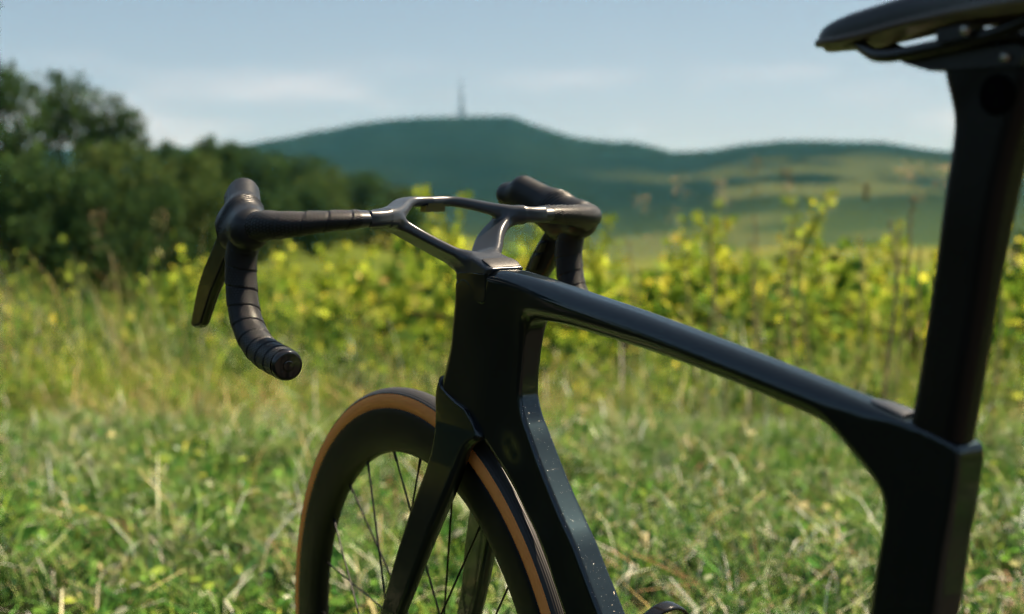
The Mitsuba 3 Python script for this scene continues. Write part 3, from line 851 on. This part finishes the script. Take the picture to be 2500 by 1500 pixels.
hole = [(0.3119, 0.7748), (0.3204, 0.7719), (0.3263, 0.7638), (0.3312, 0.7486), (0.3354, 0.7294), (0.3388, 0.7105), (0.3392, 0.6987), (0.3327, 0.6812), (0.3213, 0.6666), (0.3103, 0.6503), (0.2917, 0.6257), (0.2704, 0.6007), (0.2524, 0.5820), (0.2375, 0.5615), (0.2202, 0.5391), (0.2105, 0.5264), (0.1453, 0.4421), (0.0688, 0.3450), (0.0398, 0.3151), (0.0099, 0.3117), (-0.0107, 0.3339), (-0.0492, 0.4556), (-0.0766, 0.5429), (-0.0924, 0.6053), (-0.0960, 0.6247), (-0.0995, 0.6423), (-0.1030, 0.6598), (-0.1050, 0.6711), (-0.1054, 0.6811), (-0.1027, 0.6895), (-0.0977, 0.6951), (-0.0890, 0.7025), (-0.0773, 0.7118), (-0.0652, 0.7212), (-0.0528, 0.7279), (-0.0387, 0.7316), (-0.0145, 0.7357), (0.0519, 0.7478), (0.1269, 0.7590), (0.1914, 0.7654), (0.2393, 0.7707), (0.2744, 0.7736)]
ctl = [(.448, .803, .0205, .016), (.4537, .785, .0205, .0200), (.466, .745, .0205, .0200), (.480, .705, .0210, .020), (.425, .808, .0205, .004), (.405, .798, .0205, .004), (.395, .806, .0205, .006),
       (.43, .76, .0205, .017), (.41, .72, .0205, .017), (.40, .69, .0215, .016), (.37, .75, .0165, .010), (.3388, .755, .0118, .0045), (.3400, .735, .0115, .0045), (.3410, .715, .0115, .0045), (.3385, .695, .0118, .0045), (.330, .677, .0122, .0045),
       (.319, .660, .0126, .0045), (.306, .642, .0128, .0045), (.290, .621, .0130, .0045), (.270, .597, .0132, .0045), (.252, .577, .0134, .0045), (.235, .556, .0136, .0045), (.218, .535, .0138, .0045), (.200, .512, .0140, .0045), (.18, .486, .0145, .0045),
       (.335, .772, .0135, .008), (.37, .812, .0200, .0140), (.34, .812, .0200, .0145), (.31, .806, .0198, .0148), (.35, .790, .0195, .0145), (.31, .785, .0195, .0145), (.28, .800, .0195, .0150), (.24, .796, .0192, .0150), (.2, .787, .0190, .0150), (.15, .780, .0187, .0148), (.1, .772, .0184, .0146), (.05, .764, .0180, .0144), (.0, .755, .0174, .0140),
       (-.05, .748, .0165, .0130), (-.09, .738, .0150, .0105), (-.115, .740, .0135, .0050), (-.14, .736, .0128, .0030), (-.165, .728, .0128, .0030), (-.10, .70, .0140, .0105), (-.105, .67, .0142, .0110), (-.162, .70, .0132, .0040), (-.156, .65, .0138, .0045), (-.13, .66, .0142, .008),
       (-.148, .60, .0142, .0050), (-.10, .60, .0145, .0110), (-.09, .45, .0145, .008), (.40, .655, .0215, .016), (.35, .625, .0205, .016), (.30, .565, .0200, .016), (.26, .50, .020, .016), (.2, .42, .021, .016), (.08, .30, .03, .018), (-.01, .27, .038, .02)]
frame_profile = Profile(smooth_loop(outer, 2), [smooth_loop(hole, 3)], ctl, (-.2, .2), (.53, .85), soft=13)
frame = nets(frame_profile.solid, (-.19, -.046, .205), (.515, .046, .84), .0022)
put_n(B + '__frame', frame, 'gloss_black')

# fork: crown, two blades, wheel arch
front = [(.4749, .7222), (.43, .715), (.400, .690), (.3959, .6640), (0.3923, 0.6522), (0.4104, 0.6428), (0.4166, 0.6342), (0.4285, 0.6063), (0.4391, 0.5861), (0.4550, 0.5583), (0.4707, 0.5323), (0.4877, 0.5025), (0.5036, 0.4736), (0.5184, 0.4486), (0.5450, 0.3985), (0.5613, 0.3617), (0.5708, 0.3453), (0.5819, 0.3396), (0.5926, 0.3447), (0.5960, 0.3584), (0.5885, 0.3846), (0.5672, 0.4358), (0.5532, 0.4657), (0.5367, 0.5082), (0.5164, 0.5495), (0.4981, 0.5880), (0.4843, 0.6158), (0.4794, 0.6399), (0.4824, 0.6641), (0.4886, 0.6806), (.4895, .6923), (.4870, .7010)]
fork_profile = Profile(smooth_loop(front, 1), [], [(.47, .68, .03, .012), (.58, .34, .03, .006)], (.36, .30), (.62, .74))


def fork_sd(P):
    d, _, _ = fork_profile.at(P)
    z, ay = P[:, 2], np.abs(P[:, 1])
    zz = [.33, .45, .56, .62, .66, .70]
    out, inn = np.interp(z, zz, [.060, .0555, .0450, .0350, .0268, .0210]), np.interp(z, zz, [.048, .0420, .0280, .0190, .0120, .0])
    rad = np.interp(P[:, 0] + (.69 - z) * .35, [.44, .49], [.004, .0195])
    rad = np.where(z < .66, np.minimum(.0085 + 0 * z, rad + (.66 - z) * .3), rad)
    legs = rounded(d, np.abs(ay - (out + inn) / 2), (out - inn) / 2, np.minimum((out - inn) * .47, np.where(z > .665, rad, np.minimum(rad, .0085))))
    crown = rounded(np.maximum(d, .652 - z), ay, out - .004, np.minimum(rad, out * .8))
    f = smin(legs, crown, .004)
    R = np.hypot(P[:, 0] - AXLE[0], P[:, 2] - AXLE[1])
    well = np.hypot(np.maximum(ay - .0095, 0), np.maximum(R - .3385, 0)) - .0085
    seam = np.interp(P[:, 0], [.385, .395, .41, .4218, .4403, .4607, .4733, .4823, .495], [.652, .660, .6727, .6792, .6838, .6904, .6954, .7045, .720])
    return smax(smax(f, -well, .006), (z - seam) * .8, .0012)


put_n(B + '__fork', nets(fork_sd, (.375, -.075, .32), (.615, .075, .72), .0019), 'gloss_black')

# seat post, clamp, saddle
post = [(-0.1181, 0.7221), (-0.1251, 0.7391), (-0.1408, 0.8243), (-0.1486, 0.8629), (-0.1544, 0.8956), (-0.1582, 0.9154), (-0.1593, 0.9278), (-0.1575, 0.9402), (-0.1538, 0.9529), (-0.1516, 0.9622), (-0.1583, 0.9699), (-0.1832, 0.9734), (-0.2128, 0.9692), (-0.2163, 0.9528), (-0.2082, 0.9288), (-0.2006, 0.9048), (-0.1941, 0.8802), (-0.1881, 0.8508), (-0.1771, 0.7928), (-0.1650, 0.7302), (-0.1633, 0.7215)]
post_profile = Profile(smooth_loop(post, 1), [], [(-0.1278, 0.7656, 0.0108, 0.0105), (-0.1625, 0.7651, 0.012, 0.01), (-0.1869, 0.9290, 0.0135, 0.01), (-0.1581, 0.9631, 0.015, 0.009)], (-.24, .70), (-.08, 1.03))
put_n(B + '__seat_post', nets(post_profile.solid, (-.23, -.022, .725), (-.10, .022, 1.01), .0018), 'post_black')


def cylinder(a, b, r, n=20):
    a, b = np.array(a, float), np.array(b, float)
    side = [1, 0, 0] if abs((b - a)[0]) < .7 * np.linalg.norm(b - a) else [0, 0, 1]
    return sweep([a, a + (b - a) * .02, a + (b - a) * .98, b], [[r * .93] * 2, [r] * 2, [r] * 2, [r * .93] * 2], side, n)


put(B + '__seat_post__recess_disc', cylinder((-.194, -.0150, .9400), (-.194, .0150, .9400), .0120), 'recess_black', 40)  # flat disc coloured near-black to stand for a dark recess
def ball(c, r):
    import trimesh
    m = trimesh.creation.icosphere(2, r)
    return np.array(m.vertices) + c, np.array(m.faces)


def prism(poly, y0, y1):
    n = len(poly)
    v = np.array([(x, y0, z) for x, z in poly] + [(x, y1, z) for x, z in poly])
    f = [(i, (i + 1) % n, n + (i + 1) % n) for i in range(n)] + [(i, n + (i + 1) % n, n + i) for i in range(n)] + [(0, i + 1, i) for i in range(1, n - 1)] + [(n, n + i, n + i + 1) for i in range(1, n - 1)]
    return v, np.array(f)


put(B + '__saddle__clamp', joined([prism([(-.122, .9675), (-.128, .9640), (-.148, .9575), (-.212, .955), (-.216, .963), (-.210, .9670)], -.017, .017), prism([(-.162, .9720), (-.162, .980), (-.186, .981), (-.186, .9735)], .015, .028),
                                   prism([(-.162, .9720), (-.162, .980), (-.186, .981), (-.186, .9735)], -.028, -.015), box((-.176, 0, .969), (.016, .015, .005))]), 'rubber')
put(B + '__saddle__clamp__bolt_001', ball((-.203, .0180, .9605), .0030), 'metal', True)
put(B + '__saddle__clamp__bolt', ball((-.1830, .0275, .9775), .0032), 'metal', True)
for i, s in enumerate((1, -1)):
    rail = curve([(-.072, s * .009, .983), (-.088, s * .013, .9795), (-.104, s * .018, .9720), (-.118, s * .021, .9695), (-.15, s * .022, .9705), (-.19, s * .022, .973), (-.23, s * .025, .981), (-.262, s * .03, .993)], 48)
    put(B + '__saddle__' + num('rail', i), sweep(rail, [.0030, .0042], [0, 1, 0], 14), 'lever_black', 60)
# the saddle: sections along its length
sx = np.array([-.036, -.040, -.050, -.066, -.09, -.125, -.165, -.205, -.245, -.28, -.305, -.32, -.326]) - .009
top = np.array([.9885, .9935, .998, 1.0015, 1.0045, 1.0075, 1.009, 1.010, 1.0115, 1.014, 1.016, 1.015, 1.012])
hw = np.array([.004, .0115, .0165, .019, .0205, .023, .031, .045, .060, .068, .068, .056, .033])
drop = np.array([.003, .009, .0135, .0175, .0195, .020, .021, .0235, .027, .028, .025, .02, .012])
grid = 61
xs = np.linspace(sx[0], sx[-1], grid)
order = np.argsort(sx)
it, ih, idr = (PchipInterpolator(sx[order], a[order])(xs) for a in (top, hw, drop))
ang = np.linspace(-1, 1, 33)
V = []
for k in range(grid):
    y = np.sin(ang * np.pi / 2) * ih[k]
    z = it[k] - idr[k] * (1 - np.maximum(1 - np.abs(ang) ** 2.6, 0) ** .62) - .004 * np.exp(-(y / .009) ** 2) * np.interp(xs[k], [-.30, -.27, -.12, -.08], [0, 1, 1, 0])
    V.append(np.stack([np.full(33, xs[k]), y, z], -1))
V = np.vstack(V)
i, j = np.meshgrid(np.arange(grid - 1), np.arange(32), indexing='ij')
a = i * 33 + j
F = np.stack([a, a + 1, a + 34, a + 33], -1).reshape(-1, 4)
put(B + '__saddle__pad', (V, F), 'pad_leather', True)
V2 = V.copy().reshape(grid, 33, 3)
edge = V2[:, [0, -1], 2].min(1)
for k in range(grid):        # the shell under the pad: a shallow trough
    w = np.sin(ang * np.pi / 2)
    V2[k, :, 1] *= .955
    V2[k, :, 2] = edge[k] - .001 - .0045 * (1 - w ** 2) * np.interp(xs[k], [-.14, -.095, -.04], [-1.5, 1.4, 1.2]) + .0015
put(B + '__saddle__shell', (V2.reshape(-1, 3), F[:, ::-1]), 'saddle_shell', True)
rim = np.vstack([V2[:, 0], V2[::-1, -1]])
rim = rim[np.r_[True, np.linalg.norm(np.diff(rim, axis=0), axis=1) > 1e-5]]
put(B + '__saddle__edge_trim', sweep(rim, [.0030, .0030], [0, 0, 1], 8), 'saddle_shell', 60)
# wedge cover on the top tube
lens = np.array([[.0, 0, 1]])
m = sweep(np.array([(-.086, 0, .7478), (-.090, 0, .7475), (-.098, 0, .7463), (-.107, 0, .7447), (-.116, 0, .7428), (-.121, 0, .7415)]), [[.001, .0008], [.0050, .0016], [.0075, .0024], [.0085, .0026], [.0090, .0026], [.0090, .0024]], [0, 1, 0], 20)
put(B + '__frame__wedge_cover', m, 'satin_black', 50)

# cockpit: stem and bar in one piece
base_loop = [(.4450, .8128), (.446, .804), (.43, .795), (.405, .785), (.385, .783), (.380, .795), (.380, .810), (.3755, .8165), (.3735, .8190), (.380, .8222), (.395, .8275), (.412, .8315), (.430, .8320), (.450, .8270), (.4585, .8200)]
base_profile = Profile(smooth_loop(base_loop, 1), [], [(.385, .82, .0210, .006), (.39, .80, .0198, .003), (.42, .80, .0198, .004), (.44, .82, .0198, .010)], (.33, .77), (.52, .87))


# the arms are blades whose inner edge dips; the bar is a flat wing, bent forward in the middle
arm_ribbon = Ribbon([(.428, -.002, .8175, -.75, .52, .42, .0190, .0050), (.4565, .0265, .8350, -.75, .52, .42, .0185, .0050), (.4790, .0490, .8525, -.78, .50, .40, .0175, .0054),
                     (.4830, .0640, .8615, -.90, .35, .25, .0160, .0064), (.4800, .0800, .8665, -.98, .1, .1, .0155, .0075)], .0042)
bar_ribbon = Ribbon([(.5287, -.0260, .8838, -1, 0, 0, .0112, .0054), (.5287, 0, .8838, -1, 0, 0, .0112, .0054), (.5282, .0235, .8836, -.98, -.2, 0, .0112, .0054), (.5050, .0480, .8778, -.8, -.6, 0, .0118, .0060),
                     (.4830, .0700, .8708, -.9, -.35, 0, .0150, .0076), (.4750, .0850, .8684, -1, -.05, 0, .0163, .0082), (.4735, .0990, .8680, -1, 0, 0, .0164, .0083)], .0060)


def cockpit_sd(P):
    ay = np.abs(P[:, 1])
    Q = np.stack([P[:, 0], ay, P[:, 2]], -1)
    f = base_profile.solid(P)
    f = smin(f, arm_ribbon(Q), .012)
    return smin(f, bar_ribbon(Q), .008)


put_n(B + '__handlebar__headset_spacer', nets(lambda P: np.maximum(base_profile.solid(P) - .0004, P[:, 2] - .8140 + (P[:, 0] - .42) * .02), (.370, -.024, .780), (.462, .024, .820), .0013), 'gloss_black')
put_n(B + '__handlebar', nets(cockpit_sd, (.365, -.102, .785), (.55, .102, .898), .0014), 'satin_black')
m = sweep(np.array([(.3765, 0, .8192), (.3785, 0, .8205), (.383, 0, .8232), (.389, 0, .8252), (.3935, 0, .8268), (.3955, 0, .8274)]), [[.0150, .0012], [.0172, .0016], [.0180, .0018], [.0178, .0018], [.0170, .0016], [.0155, .0008]], [0, 1, 0], 28, power=4)
put(B + '__handlebar__stem_cover', m, 'cover_rubber', 50)
put(B + '__handlebar__computer_mount', joined([box((.522, .0, .8765), (.006, .0115, .0035)), box((.522, .0, .8800), (.007, .009, .002))]), 'plug_black')


# bars under tape: the inner sleeve, the wrapped tape, the plug, the hood and its lever
def bar_path(n, a=0.0, b=1.0, cut=0):
    pts = [(.4735, .0985, .868, .0163, .0085), (.4745, .112, .868, .0172, .0092), (.480, .145, .8665, .0175, .0105), (.492, .172, .8645, .0170, .0125), (.514, .190, .8635, .0160, .0145), (.540, .1965, .8575, .0155, .0155), (.558, .1975, .8360, .0155, .0155),
           (.561, .1980, .8060, .0155, .0155), (.553, .1985, .7770, .0155, .0155), (.528, .1985, .7520, .0155, .0155), (.490, .1985, .7400, .0152, .0152), (.447, .1990, .7355, .0148, .0148)]
    if cut:                                                       # the far bar is trimmed a little shorter
        pts[-2:] = [(.500, .1985, .7465, .0152, .0152), (.474, .1990, .7445, .0148, .0148)]
        pts[-3] = (.530, .1985, .7560, .0155, .0155)
    c = curve(pts, 700)
    return c[int(a * 699):int(b * 699) + 1][np.linspace(0, int(b * 699) - int(a * 699), n).astype(int)]


def tape_mesh(cut, n=560, k=44):
    c = bar_path(n, .035, 1.0, cut)
    P, sz = c[:, :3], c[:, 3:]
    Tn = np.gradient(P, axis=0); Tn /= np.linalg.norm(Tn, axis=1, keepdims=True)
    s = np.array([1., 0, 0])
    L = np.r_[0, np.cumsum(np.linalg.norm(np.diff(P, axis=0), axis=1))]
    th = np.arange(k + 1) / k * 2 * np.pi
    V, UV, pitch = [], [], .0215
    for i in range(n):
        s = s - (s @ Tn[i]) * Tn[i]; s /= np.linalg.norm(s)
        u = np.cross(Tn[i], s)
        ph = (L[i] / pitch + th / (2 * np.pi) * 1.0) % 1.0          # overlap of the winding
        w = .0007 * ph - .0007 * np.exp(-((np.minimum(ph, 1 - ph)) / .035) ** 2)
        ca, sa = np.cos(th), np.sin(th)
        V.append(P[i] + np.outer(ca * (sz[i, 0] + w), s) + np.outer(sa * (sz[i, 1] + w), u))
        UV.append(np.stack([th * 1000 * .0155, np.full(k + 1, L[i] * 1000) + th / (2 * np.pi) * 6], -1))
    V, UV = np.vstack(V), np.vstack(UV)
    i, j = np.meshgrid(np.arange(n - 1), np.arange(k), indexing='ij')
    a = i * (k + 1) + j
    F = np.stack([a, a + 1, a + k + 2, a + k + 1], -1).reshape(-1, 4)
    return V, F, UV


hood_parts = [((.534, .1965, .8640), (.570, .1890, .8750), .0176, .0164), ((.570, .1890, .8750), (.616, .1720, .8960), .0164, .0162), ((.575, .188, .863), (.643, .168, .8900), .0162, .0152), ((.536, .1970, .856), (.570, .1960, .854), .0170, .0158), ((.570, .1960, .854), (.592, .1960, .864), .0158, .0150)]


def hood_sd(P):
    f = None
    for a, b, ra, rb in hood_parts:
        g = cone(P, a, b, ra, rb)
        f = g if f is None else smin(f, g, .014)
    band = np.abs(((P[:, 0] - .568) * .9 + (P[:, 2] - .875) * .5))           # fine wrinkles in the rubber where it bends
    wr = .0006 * np.sin((P[:, 0] * .9 + P[:, 2] * .5 + P[:, 1] * .25) * 1500) * np.exp(-(band / .010) ** 2)
    return f + wr


hood = nets(hood_sd, (.505, .142, .825), (.67, .226, .925), .0016)
lever_loop = [(.585, .866), (.597, .861), (.6154, .8428), (.6367, .8253), (.6559, .8073), (.6702, .7892), (.6839, .7663), (.6893, .7579), (.686, .753), (.6757, .7525), (.6554, .755), (.6434, .7668), (.6258, .7851), (.6005, .8075), (.5773, .8292), (.560, .846)]
lever_profile = Profile(smooth_loop(lever_loop, 1), [], [(.60, .85, .0062, .005), (.68, .76, .0055, .005)], (.58, .70), (.78, .90))


def lever_sd(P):
    Q = P.copy()
    yc = np.interp(P[:, 2], [.75, .80, .86], [.2060, .2050, .2010])
    d, w, r = lever_profile.at(P)
    return rounded(d, np.abs(P[:, 1] - yc + 6 * (P[:, 0] - .69) ** 2 * 0), w, r)


lever = nets(lever_sd, (.55, .188, .745), (.70, .220, .875), .0015)
def paddle(a, b):
    return sweep([a, np.array(a) * .9 + np.array(b) * .1, np.array(a) * .1 + np.array(b) * .9, b], [[.004, .0015], [.006, .0028], [.006, .0028], [.004, .0015]], [0, 1, 0], 16, power=4)
paddles = [paddle((.606, .1935, .834), (.618, .195, .8215)), paddle((.620, .1945, .819), (.638, .197, .799))]
sleeve = sweep(bar_path(12, 0, .06)[:, :3], bar_path(12, 0, .06)[:, 3:], [1, 0, 0], 40, False)
side_label = ('left', 'right')
for i in (0, 1):
    fl = (lambda m: m) if i == 0 else mirror
    V, F, UV = tape_mesh(i)
    e0, e1 = bar_path(700, cut=i)[[-8, -1], :3]
    ed = (e1 - e0) / np.linalg.norm(e1 - e0)
    plug = sweep([e1 - ed * .002, e1 + ed * .002, e1 + ed * .0055, e1 + ed * .0068], [[.0143] * 2, [.0150] * 2, [.0140] * 2, [.0115] * 2], [0, 1, 0], 40)
    plug_bolt = sweep([e1 + ed * .006, e1 + ed * .0080, e1 + ed * .0086], [[.0052] * 2, [.0052] * 2, [.0042] * 2], [0, 1, 0], 24)
    Vm, Fm = (V, F) if i == 0 else (V * [1, -1, 1], F[:, ::-1])
    put(B + '__' + num('bar_tape', i), (Vm, Fm), 'bar_tape', True, uv=UV)
    put(B + '__' + num('bar_tape', i) + '__bar_sleeve', fl(sleeve), 'satin_black', 60)
    put(B + '__' + num('bar_tape', i) + '__end_plug', fl(plug), 'plug_black', 50)
    put(B + '__' + num('bar_tape', i) + '__plug_bolt', fl(plug_bolt), 'plug_black', 40)
    put_n(B + '__' + num('lever_hood', i), fl(hood), 'rubber')
    put_n(B + '__' + num('brake_lever', i), fl(lever), 'lever_black')
    for k, pm in enumerate(paddles):
        put(B + '__' + num('brake_lever', i) + '__' + num('shift_paddle', k), fl(pm), 'plug_black' if k > 5 else 'satin_black', 50)


# wheels
def wheel(key, ax):
    wall = []
    for t in np.linspace(-1, 1, 15):
        a = math.radians(-52 + 104 * t * .5 - 0)
    rt, rr = .3252, .0139
    ang = np.radians(np.linspace(-38, 40, 14))
    for i, s in enumerate((1, -1)):
        p = [(.3160, s * .0118)] + [(rt + rr * math.sin(q), s * rr * math.cos(q)) for q in ang]
        put(key + '__' + num('sidewall', i), lathe(p if s < 0 else p[::-1], ax, 240), 'tan_wall', True)
    q = np.radians(np.linspace(37, 143, 25))
    p = [(rt + (rr + .0006) * math.sin(a), (rr + .0006) * math.cos(a)) for a in q]
    put(key + '__tread', lathe(p, ax, 240), 'tread', True)
    half = [(.3172, .0122), (.3168, .0136), (.3100, .0140), (.2960, .0143), (.2850, .0136), (.2760, .0115), (.2700, .0085), (.2672, .0045), (.2665, 0)]
    p = half + [(r, -y) for r, y in half[::-1][1:]]
    put(key + '__rim', lathe(p, ax, 240), 'rim_carbon', True)
    hub = [(.006, .05), (.009, .05), (.0105, .043), (.011, .040), (.024, .0395), (.0245, .036), (.012, .033), (.0105, .0), (.012, -.033), (.0225, -.036), (.0225, -.039), (.011, -.041), (.009, -.05), (.006, -.05)]
    put(key + '__hub', lathe(hub, ax, 48), 'dark_metal', 40)
    put(key + '__brake_disc', lathe([(.026, .0430), (.080, .0430), (.080, .0448), (.066, .0448), (.064, .0448), (.026, .0448), (.026, .0430)], ax, 96), 'metal', 30)
    for k in range(24):
        th = math.radians(k * 15 + 4)
        s = 1 if k % 2 == 0 else -1
        ph = th + s * 0 + math.radians(72 if (k // 2) % 2 == 0 else -72)
        c = np.array([ax[0], 0, ax[1]])
        a = c + np.array([.268 * math.cos(th), s * .001, .268 * math.sin(th)])
        b = c + np.array([.0235 * math.cos(ph), s * .0372, .0235 * math.sin(ph)])
        n1 = a + (b - a) * .05
        put(key + '__' + num('spoke', k), joined([sweep([a, n1 - (b - a) * .004, n1, b], [[.0018] * 2, [.0016] * 2, [.0012, .0008], [.0012, .0008]], [0, 1, 0], 7)]), 'rim_carbon', 60)


wheel(B + '__wheel', AXLE)
wheel(B + '__wheel_001', (-.408, .339))
# what the photograph crops away below: stays, cranks, chainring, simply
for i, s in enumerate((1, -1)):
    put(B + '__' + num('chain_stay', i), sweep(curve([(-.02, s * .022, .268), (-.15, s * .036, .285), (-.30, s * .055, .315), (-.408, s * .066, .337)], 24), [[.010, .014]] * 24, [0, 1, 0], 16), 'gloss_black', 60)
    put(B + '__' + num('seat_stay', i), sweep(curve([(-.118, s * .010, .50), (-.2, s * .035, .455), (-.32, s * .058, .39), (-.405, s * .066, .342)], 24), [[.007, .010]] * 24, [0, 1, 0], 14), 'gloss_black', 60)
    put(B + '__' + num('crank', i), sweep([(0, s * .058, .269), (.05 * s, s * .066, .24), (.155 * s, s * .072, .188)], [[.008, .017], [.007, .014], [.006, .012]], [0, 1, 0], 16), 'gloss_black', 60)
put(B + '__chainring', lathe([(.075, -.046), (.102, -.046), (.105, -.047), (.102, -.048), (.075, -.048), (.075, -.046)], (0, .269), 96), 'dark_metal', 30)
# bottle cage on the down tube: a band round the bottle's place
nrm, tng = np.array([-.79, .61]), np.array([.61, .79])
c0 = np.array([.162, .528])
loop = []
for t in np.linspace(-128, 128, 60):
    q = c0 + nrm * .0375 * math.cos(math.radians(t)) - tng * .022 * (1 - math.cos(math.radians(t))) * .9
    loop.append((q[0], .029 * math.sin(math.radians(t)), q[1]))
put(B + '__bottle_cage', joined([sweep(loop, [.0065, .0022], [tng[0], 0, tng[1]], 14, power=3), sweep(curve([loop[0], (.128, -.012, .43), (.10, -.01, .39), (.128, .012, .43), loop[-1]], 50), [.006, .0022], [tng[0], 0, tng[1]], 12)]), 'plug_black', 60)
# metal flake in the lacquer of the down tube's upper face
rng = np.random.default_rng(4)
fv, ff, fn_ = frame
tri = fv[ff].mean(1)
nn = fn_[ff].mean(1)
ok = np.where((tri[:, 2] < .70) & (tri[:, 0] > .19) & (nn[:, 0] < -.6) & (nn[:, 2] > .3) & (np.abs(tri[:, 1]) < .0125))[0]
pieces = []
for q in rng.choice(ok, 240):
    n0 = nn[q] / np.linalg.norm(nn[q])
    t1 = np.cross(n0, [0, 1, 0]); t1 /= np.linalg.norm(t1); t2 = np.cross(n0, t1)
    r = rng.uniform(.00015, .00032)
    tilt = rng.normal(0, .4, 2)
    a = np.linspace(0, 2 * np.pi, 7)[:-1]
    dx, dy = np.cos(a) * r, np.sin(a) * r
    p = tri[q] + n0 * .0004 + np.outer(dx, t1 + n0 * tilt[0]) + np.outer(dy, t2 + n0 * tilt[1])
    pieces.append((p, np.array([[0, 1, 2], [0, 2, 3], [0, 3, 4], [0, 4, 5]])))
put(B + '__frame__paint_flake', joined(pieces), 'flake', kind='stuff')
